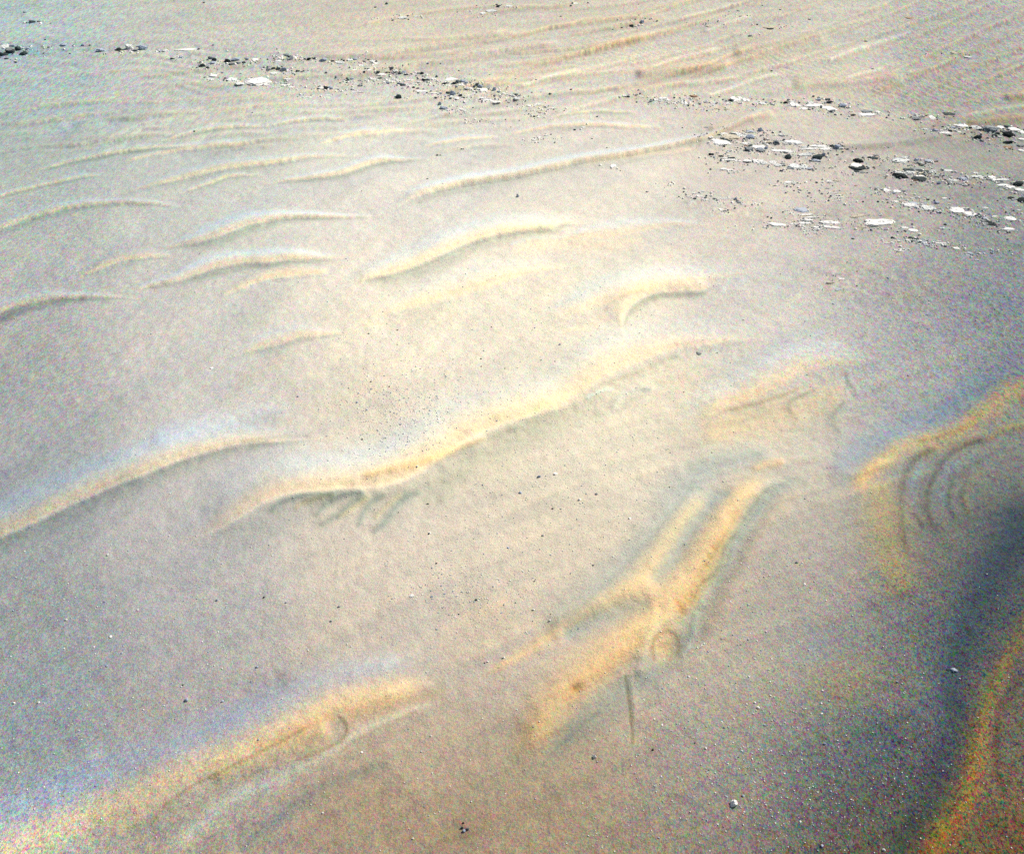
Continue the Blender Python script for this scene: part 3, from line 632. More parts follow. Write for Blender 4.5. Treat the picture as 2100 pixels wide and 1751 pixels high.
def exec_rocks():
    for e in [(20,322,42,20,'d'),(62,303,42,26,'g'),(108,292,36,26,'d'),(140,314,40,20,'d'),(93,368,16,12,'d'),(25,272,44,16,'p'),(75,272,30,12,'b'),(40,345,22,10,'g'),(160,290,24,10,'b')]:
        rock('A', *e[:5], 'the dark far left outcrop', label=e[5] if len(e) > 5 else None)
    for e in [(190,132,28,14,'d'),(226,128,16,7,'d'),(145,75,16,8,'g'),(1190,20,14,8,'d'),(265,235,12,8,'d')]:
        rock('A', *e[:5], 'the far top left corner', label=e[5] if len(e) > 5 else None)
    for e in [(370,268,34,14,'b'),(430,270,14,12,'g'),(486,268,18,12,'b'),(526,268,12,9,'g'),(588,300,46,16,'b'),(612,318,14,9,'d'),(690,293,38,16,'d'),(757,285,32,26,'p'),(790,298,26,14,'g'),(836,288,40,20,'b'),(966,297,28,12,'p'),(1095,292,112,9,'w'),(1162,292,16,12,'d'),(1005,345,16,8,'d'),(1060,337,20,8,'b')]:
        rock('A', *e[:5], 'the thin far left rock line', label=e[5] if len(e) > 5 else None)
    for e in [(1232,346,26,18,'g'),(1252,356,24,22,'d'),(1240,372,30,12,'b'),(1180,390,34,20,'d'),(1212,400,20,14,'d'),(1330,362,30,22,'d'),(1352,378,34,14,'g'),(1376,354,40,14,'b'),(1396,372,26,14,'g'),(1426,370,22,13,'d'),(1445,350,18,12,'b'),(1492,352,32,14,'w'),(1300,428,16,8,'b'),(1405,433,14,6,'g'),(1250,443,46,8,'w'),(1228,466,36,8,'p'),(1355,466,46,14,'p'),(1400,490,42,10,'p'),(1510,476,112,24,'w'),(1466,462,30,8,'w'),(1672,325,28,13,'g'),(1690,334,22,10,'d'),(1652,330,16,8,'p'),(1715,346,32,24,'w'),(1625,358,32,10,'p'),(1640,342,20,8,'w'),(1570,410,22,14,'g'),(1600,402,22,12,'d'),(1628,406,28,16,'d'),(1600,430,44,10,'p'),(1660,410,30,16,'b'),(1742,420,20,14,'d'),(1762,424,14,8,'g'),(1700,432,16,6,'p'),(1808,350,24,16,'d'),(1836,346,20,13,'g'),(1782,349,14,12,'g'),(1890,356,34,16,'b'),(1905,430,14,13,'g'),(1905,520,20,22,'d'),(1872,516,26,11,'w'),(1930,520,28,13,'b'),(1682,463,42,7,'w'),(1664,500,44,8,'w'),(1702,510,26,6,'w'),(1560,498,30,6,'w'),(1610,512,40,6,'p'),(1800,570,44,6,'w'),(1915,557,26,5,'w'),(1475,660,8,6,'g')]:
        rock('A', *e[:5], 'the upper left rock band', label=e[5] if len(e) > 5 else None)
    for e in [(1135, 768, 11, 6, 'd', 'single tiny black stone on thin upper left ripple')]:
        rock('A', *e[:5], 'the upper left ripples', label=e[5] if len(e) > 5 else None)
    for e in [(62,366,40,10,'p'),(84,358,14,9,'d'),(118,352,30,13,'p'),(150,350,22,9,'b'),(205,362,13,9,'g'),(250,360,26,15,'p'),(228,352,12,8,'g'),(180,384,26,7,'w'),(20,360,20,10,'d'),(118,400,13,8,'g'),(146,410,24,7,'w'),(203,422,14,9,'g'),(230,412,30,8,'w'),(285,422,17,9,'d'),(330,422,20,6,'d'),(350,424,14,5,'r'),(366,398,18,12,'g'),(312,402,7,11,'d'),(300,436,44,8,'w'),(270,372,24,8,'w'),(385,414,26,9,'p'),(408,432,22,12,'d'),(450,438,22,9,'d'),(480,436,13,9,'g'),(430,424,24,9,'b'),(520,430,18,8,'g'),(540,432,20,13,'d'),(545,448,12,8,'g'),(555,470,22,14,'d'),(577,470,20,12,'g'),(626,452,13,22,'g'),(606,462,26,8,'w'),(670,492,20,10,'d'),(690,488,20,10,'g'),(730,490,22,16,'d'),(710,466,62,11,'w'),(754,484,24,20,'g'),(780,480,22,14,'b'),(797,492,20,14,'b'),(745,512,14,12,'b'),(770,498,26,9,'w'),(800,516,24,10,'p'),(828,516,22,9,'w'),(864,494,20,9,'d'),(846,506,15,11,'g'),(880,505,22,10,'b'),(900,528,42,15,'w'),(872,520,20,8,'w'),(964,528,20,18,'b'),(986,540,13,8,'b'),(1020,548,20,6,'w'),(1040,553,16,5,'w')]:
        rock('B', *e[:5], 'the middle rock band', label=e[5] if len(e) > 5 else None)
    for e in [(292,459,28,10,'g'),(250,462,20,7,'w'),(340,486,24,9,'b'),(322,480,18,7,'w'),(180,502,26,11,'g'),(150,492,16,8,'p'),(100,470,28,9,'d'),(130,464,20,9,'b'),(430,498,30,11,'d'),(405,492,18,10,'b'),(452,495,16,7,'p'),(490,513,17,9,'d'),(518,518,18,8,'g'),(550,522,8,8,'b'),(540,534,62,7,'w'),(610,546,54,5,'w'),(160,540,72,5,'w'),(20,520,50,6,'w'),(470,470,40,6,'w'),(380,462,36,6,'p'),(520,480,24,6,'p')]:
        rock('B', *e[:5], 'the middle rock band', label=e[5] if len(e) > 5 else None)
    for e in [(696,545,22,12,'d'),(722,556,26,22,'b'),(712,566,22,14,'p'),(766,562,18,13,'d'),(750,548,12,8,'g'),(706,579,16,11,'g'),(742,575,26,14,'w'),(786,572,15,9,'g'),(775,578,14,7,'w'),(652,548,14,8,'b'),(828,572,7,7,'d'),(886,574,30,9,'w'),(920,588,42,9,'w'),(975,598,46,8,'w'),(905,580,18,6,'p'),(948,594,20,6,'w'),(1088,555,24,9,'d'),(1072,568,20,14,'w'),(1092,576,28,12,'p'),(1108,564,14,8,'b'),(645,612,18,20,'b'),(668,634,32,12,'b'),(690,644,16,6,'p'),(768,640,20,7,'w'),(790,648,14,5,'p')]:
        rock('B', *e[:5], 'the tumbled group below that band', label=e[5] if len(e) > 5 else None)
    for e in [(404, 574, 30, 26, 'd', 'black boulder with split upright fins standing alone left of centre'),(1050,602,6,12,'g'),(1168,620,20,9,'w'),(1213,613,42,6,'w'),(1258,628,30,4,'w'),(1305,636,44,4,'w'),(1225,654,28,10,'s'),(1197,682,14,7,'d'),(1218,684,16,6,'w'),(1110,706,5,8,'d'),(1195,818,24,8,'w'),(1226,803,18,9,'w'),(1270,793,22,6,'p'),(1485,746,22,6,'w'),(1533,811,11,5,'d'),(1565,684,11,9,'g'),(1621,865,9,4,'d'),(1656, 972, 30, 17, 'w', 'white oval stone just below long upper ripple right of centre'),(630,909,14,8,'d'),(648,908,9,6,'g'),(771,872,8,6,'d'),(782,872,7,5,'d'),(571,1046,11,6,'d'),(850,697,20,4,'w'),(940,712,22,4,'p'),(1060,745,5,5,'d')]:
        rock('B', *e[:5], 'the sand below the middle band', label=e[5] if len(e) > 5 else None)
    for e in [(268,45,14,8,'g'),(332,26,16,12,'d'),(755,416,8,8,'d'),(820,436,5,6,'g'),(936,439,5,8,'d'),(988,38,20,12,'d'),(975,30,14,7,'g'),(1180,472,8,5,'d'),(1088,461,8,4,'r'),(1412,526,12,8,'g'),(1208,468,10,6,'b'),(1290,550,15,10,'g'),(1236,541,6,6,'d'),(1765,153,20,11,'d'),(1708,163,10,5,'d'),(1828,130,22,12,'b'),(1655,175,8,5,'d'),(945,66,54,8,'p'),(895,80,30,8,'p'),(420,105,56,9,'p'),(510,98,30,6,'p'),(1050,38,40,7,'p'),(1350,98,14,6,'g'),(1435,22,24,6,'w'),(1806,28,8,5,'d'),(575,372,14,6,'b'),(650,375,8,10,'g'),(462,378,6,8,'g'),(2062,748,8,6,'d'),(860,35,8,5,'d')]:
        rock('B', *e[:5], 'the far top centre slope', label=e[5] if len(e) > 5 else None)
    for e in [(1745,565,16,6,'d'),(1792,557,16,6,'g'),(1722,560,26,6,'w'),(1820,566,24,5,'w'),(1878,592,22,9,'g'),(1908,584,26,8,'w'),(1948,576,44,10,'w'),(1935,590,26,8,'p'),(1980,588,22,7,'w'),(2020,605,26,7,'w'),(2072,606,32,12,'w'),(2060,590,16,8,'p'),(2048,575,12,6,'g')]:
        rock('B', *e[:5], "the upper outcrop's left end", label=e[5] if len(e) > 5 else None)
    for e in [(110,598,26,9,'w'),(75,602,20,6,'w'),(185,580,24,11,'s'),(168,563,38,13,'r'),(120,620,20,6,'p'),(240,596,24,5,'p')]:
        rock('C', *e[:5], "the upper outcrop's left end", label=e[5] if len(e) > 5 else None)
    for e in [(412,582,50,18,'w'),(392,590,28,12,'d'),(470,587,42,18,'w'),(372,608,34,9,'w'),(440,574,22,9,'w'),(570,607,36,9,'p'),(590,600,16,6,'b'),(642,596,11,6,'g'),(722,586,16,9,'d'),(706,602,20,12,'d'),(746,598,22,12,'p'),(756,614,54,14,'w'),(735,610,26,9,'w'),(785,604,14,9,'g'),(850,602,30,9,'p'),(900,585,22,9,'b'),(930,580,16,8,'w'),(952,584,22,11,'d'),(958,602,38,18,'g'),(870,618,94,12,'w'),(940,630,84,10,'w'),(972,640,52,9,'w'),(974,654,34,16,'g'),(810,637,54,9,'w'),(1036,618,38,13,'b'),(1020,628,14,8,'g'),(1056,612,18,9,'w'),(1184,652,52,13,'g'),(1178,670,100,11,'w'),(1245,656,26,13,'w'),(1100,674,28,9,'d'),(1080,652,10,4,'g'),(1140,664,24,6,'p'),(340,585,12,8,'g'),(320,568,10,6,'d'),(300,638,36,5,'s'),(365,640,26,5,'s')]:
        rock('C', *e[:5], 'the upper right outcrop', label=e[5] if len(e) > 5 else None)
    for e in [(266,156,40,14,'s'),(612,162,60,11,'s'),(615,170,36,8,'d'),(500,214,20,10,'g'),(676,60,12,6,'g'),(444,98,22,6,'d'),(1440,108,42,8,'r'),(846,116,18,7,'g'),(1176,244,16,6,'d'),(1216,407,16,7,'d'),(626,416,12,6,'d'),(1690,310,26,10,'s'),(1770,335,40,8,'p'),(425,66,14,6,'g'),(570,35,12,5,'g')]:
        rock('C', *e[:5], 'the far right slope', label=e[5] if len(e) > 5 else None)
    for e in [(1466,694,46,16,'g'),(1480,684,24,9,'p'),(1508,682,20,8,'g'),(1562,690,32,14,'w'),(1530,678,14,6,'d'),(1660, 668, 52, 12, 'd', 'black arched rock above the upper right edge rocks'),(1688,682,10,5,'d'),(1740,736,52,13,'w'),(1700,732,26,6,'w'),(1815,746,52,14,'p'),(1786,750,16,10,'d'),(1852,760,28,12,'d'),(1906, 762, 72, 32, 'g', 'largest dark grey boulder of the upper right edge rocks'),(1880,748,20,12,'w'),(1965,746,36,12,'w'),(2000,740,26,10,'d'),(2040,756,56,13,'w'),(2080,770,34,10,'w'),(2002,792,52,30,'d'),(1980,772,24,12,'g'),(1830,806,36,24,'d'),(1854,824,22,12,'g'),(1926,796,24,14,'d'),(2006,836,46,20,'d'),(2010,862,50,10,'r'),(2086,816,34,10,'w'),(2080,852,34,14,'g'),(2084,882,36,10,'p'),(1516,756,34,7,'p'),(1574,737,14,6,'g'),(1582,765,28,11,'b'),(1624,742,15,7,'d'),(1640,778,62,10,'w'),(1666,768,22,10,'d'),(1684,748,26,9,'b'),(1650,760,22,8,'g'),(1600,782,26,6,'p'),(1720,772,20,6,'w'),(1795,775,14,7,'g'),(1760,760,30,7,'w'),(1945,780,20,10,'d')]:
        rock('C', *e[:5], 'the upper right edge rocks', label=e[5] if len(e) > 5 else None)
    for e in [(266,102,24,12,'w'),(246,46,22,7,'g'),(345,84,46,9,'w'),(375, 102, 88, 24, 's', 'broad yellowish ledge slab with dark underside in the right middle outcrop'),(345,108,30,9,'d'),(378,118,50,7,'d'),(400,82,36,7,'d'),(436,92,34,12,'p'),(415,80,40,8,'w'),(325, 136, 92, 22, 'w', 'large bright white slab at left end of right middle outcrop'),(300,122,40,12,'w'),(346,158,14,8,'d'),(375,188,20,8,'b'),(478,66,50,9,'s'),(500,70,40,9,'b'),(495,104,44,18,'b'),(470,98,22,9,'p'),(556,66,26,18,'b'),(600,67,8,5,'d'),(690,93,28,9,'g'),(680,88,16,6,'p'),(470,140,42,7,'w'),(605,132,48,9,'s'),(605,137,44,6,'d'),(585,118,14,9,'r'),(602,116,22,6,'d'),(650,136,26,20,'g'),(648,146,20,8,'d'),(470,155,24,10,'r'),(504,152,28,8,'d'),(490,178,38,24,'g'),(482,180,24,18,'d'),(562,184,38,14,'g'),(575,186,22,10,'d'),(538,160,48,13,'w'),(570,160,30,12,'w'),(592,170,18,14,'b'),(555,174,24,9,'b'),(278,205,18,12,'d'),(264,206,14,14,'d'),(272,218,10,8,'g'),(290,222,10,8,'b'),(328,214,20,9,'d'),(385,228,46,5,'d'),(380,236,72,8,'w'),(350,226,34,7,'w'),(425,243,34,7,'w'),(478,242,44,12,'w'),(480,249,34,6,'d'),(548,246,60,16,'w'),(580,254,40,13,'p'),(530,238,36,8,'w'),(630,250,42,11,'w'),(664,268,48,12,'p'),(645,262,26,8,'w'),(690,258,24,8,'g'),(757,276,60,20,'p'),(738,280,28,9,'d'),(816,280,38,17,'p'),(846,286,28,7,'b'),(345,290,38,10,'w'),(378,294,30,7,'w'),(408,300,22,4,'w')]:
        rock('D', *e[:5], "the near right outcrop's left part", label=e[5] if len(e) > 5 else None)
    for e in [(745,132,86,14,'w'),(720,140,50,9,'w'),(780,138,46,9,'p'),(700,122,22,6,'d'),(760,122,12,5,'g'),(730,118,10,5,'d'),(905,156,84,10,'w'),(850,170,116,8,'w'),(935,172,54,10,'w'),(890,150,50,5,'g'),(820,160,40,8,'p'),(680,184,96,11,'w'),(730,190,50,8,'w'),(640,178,34,7,'w'),(700,192,40,5,'d'),(820,205,56,12,'p'),(800,208,32,8,'w'),(845,202,24,9,'b'),(976,155,20,12,'d'),(1012,158,30,12,'b'),(1025,163,28,10,'p'),(716, 222, 36, 24, 'd', 'round black boulder standing below the right middle slabs'),(890, 222, 52, 28, 'd', 'large black boulder right of the round one below middle slabs'),(884,238,44,9,'b'),(870,242,20,6,'d'),(928,210,20,16,'b'),(910,152,30,4,'w')]:
        rock('D', *e[:5], "the near right outcrop's slabs", label=e[5] if len(e) > 5 else None)
    for e in [(1130, 244, 46, 24, 'd', 'round black boulder perched behind the layered white and black boulder'),(1218,222,42,9,'d'),(1236,208,24,7,'g'),(1195,222,18,9,'d'),(1224,280,16,9,'g'),(1150,308,36,10,'g'),(1120,305,32,7,'d'),(1370,242,70,16,'p'),(1345,246,20,8,'d'),(1400,222,34,10,'p'),(1360,230,30,8,'b'),(1415,236,24,8,'w'),(1475,236,26,11,'b'),(1472,232,12,6,'d'),(1545,240,44,6,'b'),(1540,248,30,5,'d'),(1590,244,16,6,'d'),(1502,266,22,7,'d'),(1520,258,20,8,'g'),(1306,162,10,4,'d')]:
        rock('D', *e[:5], 'the layered boulder group', label=e[5] if len(e) > 5 else None)
    for e in [(1376, 330, 68, 26, 'd', 'big black boulder with pale top at left of ledge rocks'),(1370,312,40,10,'p'),(1345,322,20,9,'d'),(1430,296,54,7,'d'),(1466,290,50,6,'g'),(1490,296,32,6,'d'),(1440,308,60,8,'p'),(1480,312,50,8,'s'),(1420,316,30,7,'g'),(1486,332,50,9,'w'),(1492,342,70,12,'d'),(1470,352,36,5,'r'),(1500,356,50,5,'w'),(1530,302,26,7,'d'),(1545,312,24,7,'g'),(1510,318,20,6,'d'),(1570,300,36,7,'p'),(1600,372,22,12,'b'),(1590,330,24,7,'g'),(1650,298,60,9,'p'),(1690,356,50,10,'p'),(1672,364,30,7,'g'),(1720,372,32,8,'g'),(1755,381,32,8,'g'),(1746,346,46,13,'b'),(1735,338,20,7,'d'),(1815,312,30,8,'p'),(1822,332,54,10,'p'),(1850,338,30,7,'w'),(1908,338,44,10,'w'),(1932,350,40,9,'w'),(1900,350,24,7,'g'),(1975,352,50,11,'p'),(1960,366,40,6,'g'),(1975,384,70,10,'p'),(2020,394,50,10,'w'),(1990,398,34,7,'g'),(2060, 380, 48, 28, 'd', 'big black pointed boulder near the right edge'),(2080,414,56,12,'w'),(2060,404,40,8,'p'),(2090,426,40,7,'g'),(2026,460,40,12,'d'),(2086, 470, 56, 22, 'd', 'largest black boulder touching the right edge'),(2050,462,30,9,'g')]:
        rock('D', *e[:5], 'the black ledge rocks', label=e[5] if len(e) > 5 else None)
    for e in [(1116,386,16,4,'r'),(1200,396,12,5,'g'),(1240,401,20,7,'g'),(1295,414,36,13,'w'),(1355,420,36,11,'w'),(1340,428,18,6,'b'),(1420,456,50,6,'s'),(1450,462,30,5,'w'),(1300,466,16,6,'b'),(1350,479,28,7,'w'),(1385,478,20,6,'s'),(1430,500,66,15,'w'),(1410,494,30,9,'w'),(1455,490,40,7,'b'),(1468,514,16,6,'b'),(1490,504,24,7,'g'),(1540,518,74,16,'p'),(1515,508,40,10,'w'),(1560,510,30,8,'b'),(1590,487,22,11,'b'),(1582,482,12,6,'d'),(1635,461,32,7,'w'),(1660,495,24,6,'p'),(1600,540,20,6,'b'),(1705,532,70,20,'w'),(1690,522,40,12,'w'),(1720,518,78,6,'w'),(1700,514,60,4,'g'),(1780,550,68,17,'w'),(1765,545,36,9,'w'),(1755,558,26,6,'r'),(1832,562,28,8,'d'),(1790,562,30,7,'b'),(1870,576,34,9,'b'),(1862,590,26,7,'g'),(1905,608,64,7,'d'),(1870,604,30,6,'g'),(1930,566,28,6,'w'),(1870,516,32,8,'p'),(2016,578,58,15,'w'),(2000,572,30,8,'p'),(2010,640,62,9,'w'),(1975,642,24,5,'p'),(1640,613,18,10,'d'),(1620,636,32,5,'p'),(2002,700,12,8,'g'),(2070,530,24,6,'p')]:
        rock('D', *e[:5], 'the lower right slab trail', label=e[5] if len(e) > 5 else None)
    for e in [(36,380,20,7,'w'),(960,360,38,6,'w'),(1000,358,34,6,'s'),(980,368,50,4,'w'),(720,368,42,10,'w'),(755,372,24,6,'p'),(715,364,10,5,'d'),(700,376,20,5,'w'),(790,411,20,7,'g'),(950,402,20,4,'g'),(985,430,46,4,'w'),(1010,440,30,4,'w'),(1015,455,42,5,'w'),(998,475,48,4,'w'),(963,456,14,5,'g'),(960,426,20,4,'w'),(185,432,46,5,'w'),(142,451,28,5,'w'),(205,450,42,5,'w'),(240,468,52,6,'w'),(290,461,22,7,'g'),(362,463,72,5,'w'),(414,466,16,13,'b'),(436,482,28,9,'g'),(425,474,14,8,'d'),(460,492,30,4,'w'),(225,420,22,4,'w'),(325,524,22,7,'w'),(375,543,6,5,'d'),(690,478,10,4,'d')]:
        rock('D', *e[:5], 'the scattered slabs of the right slope', label=e[5] if len(e) > 5 else None)
    for e in [(800, 530, 64, 14, 'b', 'bluish slab with dark cap above the white flagstones'),(806,520,30,7,'d'),(825,556,74,8,'w'),(815,562,44,6,'s'),(848,572,60,9,'w'),(838,586,50,8,'w'),(816,606,66,9,'w'),(800,600,36,6,'w'),(755,611,38,7,'w'),(660, 614, 88, 13, 'w', 'largest flagstone at left of the white flagstones'),(590,631,38,5,'w'),(888,630,38,8,'w'),(905,640,30,7,'p'),(880,642,30,7,'w'),(966,602,98,12,'w'),(965,592,60,6,'s'),(972,630,88,9,'w'),(930,622,40,5,'w'),(880,662,24,5,'p'),(1130,562,90,12,'s'),(1100,570,40,6,'s'),(1256, 603, 158, 22, 'w', 'huge bright white slab right of the white flagstones'),(1200,592,50,14,'w'),(1240,620,60,7,'w'),(1145,628,44,4,'s'),(1406,633,34,8,'w'),(1455,650,58,12,'w'),(1440,644,30,8,'w')]:
        rock('D', *e[:5], 'the white flagstones', label=e[5] if len(e) > 5 else None)
    for e in [(1100,696,18,5,'d'),(1328,690,18,10,'d'),(1342,694,16,7,'g'),(1300,722,30,4,'w'),(1420,704,28,5,'w'),(1436,690,28,6,'d'),(1462,698,40,6,'d'),(1490,708,34,6,'p'),(1518,716,30,6,'b'),(1522,730,34,8,'b'),(1505,724,18,6,'g'),(1610,722,72,7,'w'),(1600,712,30,6,'p'),(1640,728,30,4,'w'),(1702,752,36,10,'w'),(1780,780,30,7,'b'),(1772,792,20,5,'b'),(1384,769,50,6,'w'),(1350,762,26,4,'w'),(1826,776,22,5,'g'),(1845,788,18,4,'g'),(1940,768,20,6,'g'),(1955,776,14,5,'g'),(1030,930,42,8,'w'),(968,953,40,7,'s'),(1018,990,30,5,'b'),(1008,998,22,4,'p'),(1822,820,20,6,'b'),(1870,800,14,5,'p')]:
        rock('D', *e[:5], "the slab trail's lower end", label=e[5] if len(e) > 5 else None)
    for e in [(620,545,6,4,'d'),(948,911,8,6,'g'),(985,911,8,6,'d'),(1000,915,6,5,'d'),(676,902,6,5,'d'),(1066,834,7,6,'d'),(1124,886,8,5,'d'),(1124,972,10,5,'d'),(980,940,8,5,'d')]:
        rock('D', *e[:5], 'the open sand above the dark hollow', label=e[5] if len(e) > 5 else None)
    for e in [(1725,815,20,8,'g'),(1718,808,8,5,'d'),(1655,994,6,5,'d'),(1812,810,6,5,'d'),(1935,656,6,4,'r'),(1448,718,6,4,'r')]:
        rock('H', *e[:5], 'the open sand above the dark hollow', label=e[5] if len(e) > 5 else None)
    for e in [(881,80,11,10,'b'),(878,70,7,4,'d'),(1484,58,12,5,'g'),(1865,155,6,5,'d'),(1828,140,18,9,'w'),(183,720,8,6,'d'),(318,704,8,6,'d'),(758,690,5,4,'d'),(1054,850,6,5,'d'),(708,838,6,6,'d'),(710,873,6,5,'d'),(820,883,5,5,'d'),(578,840,5,4,'d'),(424,884,5,4,'d'),(194,945,7,5,'d'),(279,967,8,5,'d'),(530,20,4,4,'d'),(150,55,5,4,'d')]:
        rock('H', *e[:5], 'the open sand of the middle field', label=e[5] if len(e) > 5 else None)
    for e in [(648, 638, 11, 9, 'w', 'upper of two white pebbles close together on right foreground sand'),(666, 664, 13, 12, 'w', 'lower of two white pebbles close together on right foreground sand'),(534, 1183, 30, 30, 'w', 'brightest white stone on the bottom right foreground sand'),(1692,459,18,10,'d'),(1722,464,30,14,'b'),(1342, 1432, 18, 52, 'p', 'pale upright stone with black side at the bottom edge'),(1010,1409,14,9,'b'),(1022,860,14,9,'b'),(1414,526,12,8,'b'),(384,884,10,8,'w'),(98,890,8,8,'d'),(325,854,7,7,'d'),(560,929,8,6,'b'),(546,938,8,8,'w'),(634,941,8,9,'w'),(600,1022,8,8,'b'),(808,1020,8,9,'w'),(1490,878,10,7,'b'),(710,256,8,6,'w'),(470,740,8,5,'w'),(112,1088,8,6,'w'),(790,1300,8,8,'w'),(945,1160,8,7,'w'),(585,1140,14,8,'b'),(400,1000,6,6,'g')]:
        rock('E', *e[:5], 'the foreground sand at right', label=e[5] if len(e) > 5 else None)
    for e in [(2024, 1066, 12, 20, 'd', 'left dark stone of the small cluster at the bottom centre'),(2034, 1080, 12, 16, 'b', 'middle bluish stone of the small cluster at the bottom centre'),(2048, 1072, 12, 18, 'g', 'right grey stone of the small cluster at the bottom centre'),(2030,1044,8,8,'d'),(2086,68,9,14,'d'),(1585,735,11,7,'w'),(1846,733,8,6,'w'),(1450,161,9,8,'g'),(816,507,14,11,'b'),(975,512,10,8,'b'),(62,519,9,7,'w'),(290,155,9,7,'w'),(485,229,9,6,'w'),(1804,50,18,9,'w'),(1808,1113,8,6,'w'),(1414,1000,8,6,'w'),(1888,664,8,6,'w'),(1252,80,9,6,'g'),(1156,57,9,7,'d'),(950,70,10,8,'b'),(1126,362,10,9,'b'),(1485,98,9,10,'g'),(800,440,7,5,'d'),(2010,130,6,6,'d')]:
        rock('F', *e[:5], 'the foreground sand at left and centre', label=e[5] if len(e) > 5 else None)
    for e in [(269,259,14,9,'b'),(263,262,7,6,'d'),(343,245,16,9,'w'),(336,249,8,6,'d'),(184,331,8,7,'d'),(527,338,10,6,'g'),(452,360,11,6,'w'),(366,404,8,5,'g'),(330,403,6,5,'r'),(677,445,11,7,'w'),(672,447,6,5,'d'),(856,305,5,5,'d'),(286,522,11,8,'w'),(512,656,8,7,'g'),(676,542,7,6,'w'),(244,856,9,10,'w'),(238,858,5,6,'d'),(318,904,8,8,'w'),(109,1072,11,12,'w'),(105,1076,5,7,'d'),(38,1090,8,6,'w'),(24,1095,6,6,'d'),(320,876,5,5,'d'),(1465,357,8,9,'w'),(1426,645,12,7,'d'),(516, 1518, 16, 18, 'p', 'pale oval pebble below the dark groove in foreground'),(1045,150,5,5,'r'),(690,118,5,4,'r'),(252,720,5,6,'d'),(248,728,7,6,'g'),(163,825,6,8,'g'),(700,1590,7,6,'w'),(1290,955,7,6,'w'),(780,1485,8,7,'d'),(1100,1385,8,7,'b'),(445,940,6,8,'b')]:  # black ones touching a white stone's left stand in for its shaded side
        rock('G', *e[:5], 'the open sand at centre', label=e[5] if len(e) > 5 else None)
    for e in [(1160,815,11,6,'d'),(1168,952,10,9,'w'),(1163,957,6,6,'d'),(1592,764,12,8,'b'),(1946,770,13,8,'g'),(1866,797,10,8,'w'),(1743,838,8,6,'d'),(1200,1093,8,6,'d'),(852,514,11,6,'d'),(148,181,13,8,'w'),(1022,855,5,5,'d'),(910,842,5,4,'d')]:  # the black one against the white stone serves as its shaded side
        rock('Q', *e[:5], 'the open sand at centre', label=e[5] if len(e) > 5 else None)
exec_rocks()
# the layered boulder: dark body under a pale cap of bedrock
lb = rock('D', 1124, 276, 66, 20, 'd', 'the layered boulder group', shape='boulder', label='broad black boulder under a pale layered cap, biggest of the slope boulders', rot=.1)
cap = bpy.data.objects.new('cap', getmesh('flat', 5, 'w')); col.objects.link(cap); cap.parent = lb
cap.location = (-.08, .25, .62); cap.scale = (.86, .8, .42); cap['label'] = 'pale flat cap stone'

# ------------------------------------------------------------------ labels
COLW = {'p': 'pale grey', 'w': 'bright white', 's': 'sandy yellow', 'd': 'black', 'g': 'dark grey', 'r': 'rusty red', 'b': 'bluish grey'}
def ordn(i): return {1: 'first', 2: 'second', 3: 'third'}.get(i, '%dth' % i)
from collections import defaultdict
cl = defaultdict(list)
for q in rocks:
    q['size'] = 'tiny' if q['w'] < 6.5 else 'small' if q['w'] < 11 else 'medium' if q['w'] < 20 else 'large'
    word = {'flat_rock': 'flat slab', 'boulder': 'boulder' , 'pebble': 'stone'}[q['kind']]
    q['desc'] = '%s %s %s' % (q['size'], COLW[q['k']], word)
    cl[q['desc'], q['area']].append(q)
for (desc, area), qs in cl.items():
    qs.sort(key=lambda q: q['u'])
    for i, q in enumerate(qs):
        if q['label']: continue
        if len(qs) == 1: q['label'] = '%s in %s' % (desc, area)
        elif i == len(qs) - 1: q['label'] = 'rightmost %s in %s' % (desc, area)
        elif i == 0: q['label'] = 'leftmost %s in %s' % (desc, area)
        else: q['label'] = '%s %s from left in %s' % (ordn(i + 1), desc, area)
for q in rocks:
    o = q['o']; o['label'] = q['label']; o['category'] = {'flat_rock': 'rock', 'boulder': 'boulder', 'pebble': 'pebble'}[q['kind']]
    o['group'] = 'rocks of ' + q['area']

# ------------------------------------------------------------------ loose pebbles and gravel
PATCH = [  # centre u, v, spread u, v, share, name
    (830, 845, 75, 55, .20, 'the gravel patch above the central ripple'), (960, 1225, 80, 45, .10, 'the gravel left of the forked ripple'),
    (1130, 1020, 130, 90, .10, 'the sand right of the central ripple'), (1520, 1440, 170, 120, .16, 'the lower right gravel plain'),
    (1600, 1640, 200, 90, .14, 'the bottom right gravel plain'), (1540, 1180, 90, 70, .05, 'the reddish gravel right of the forked ripple'),
    (1900, 640, 120, 70, .06, 'the gravel below the slab trail'), (1000, 700, 250, 120, .09, 'the middle open sand'), (300, 1300, 260, 180, .10, 'the left grey plain')]
def pick():
    x = rng.random() * sum(p[4] for p in PATCH)
    for p in PATCH:
        x -= p[4]
        if x <= 0: break
    return p, p[0] + p[2] * rng.normal(), p[1] + p[3] * rng.normal()
for i in range(170):
    p, u, v = pick()
    if not (4 < u < 2096 and 560 < v < 1747): continue
    X, Y, Z, dist = spot(u, v); k = 'pbbw'[int(rng.integers(4))]; r = (0.011 + .009 * rng.random() ** 2) * dist / 13
    o = bpy.data.objects.new('pebble', getmesh('pebble', int(rng.integers(8)), k)); col.objects.link(o)
    o.location = (X, Y, Z + r * .25); o.scale = (r, r * .85, r * .7); o.rotation_euler = (0, 0, rng.random() * 6.28)
    tone = {'p': 'pale', 'w': 'pale', 'b': 'bluish grey', 'g': 'dark'}[k]
    o['label'] = 'small %s pebble, one of many on %s' % (tone, p[5]); o['category'] = 'pebble'; o['group'] = 'small %s pebbles of %s' % (tone, p[5])
base = []
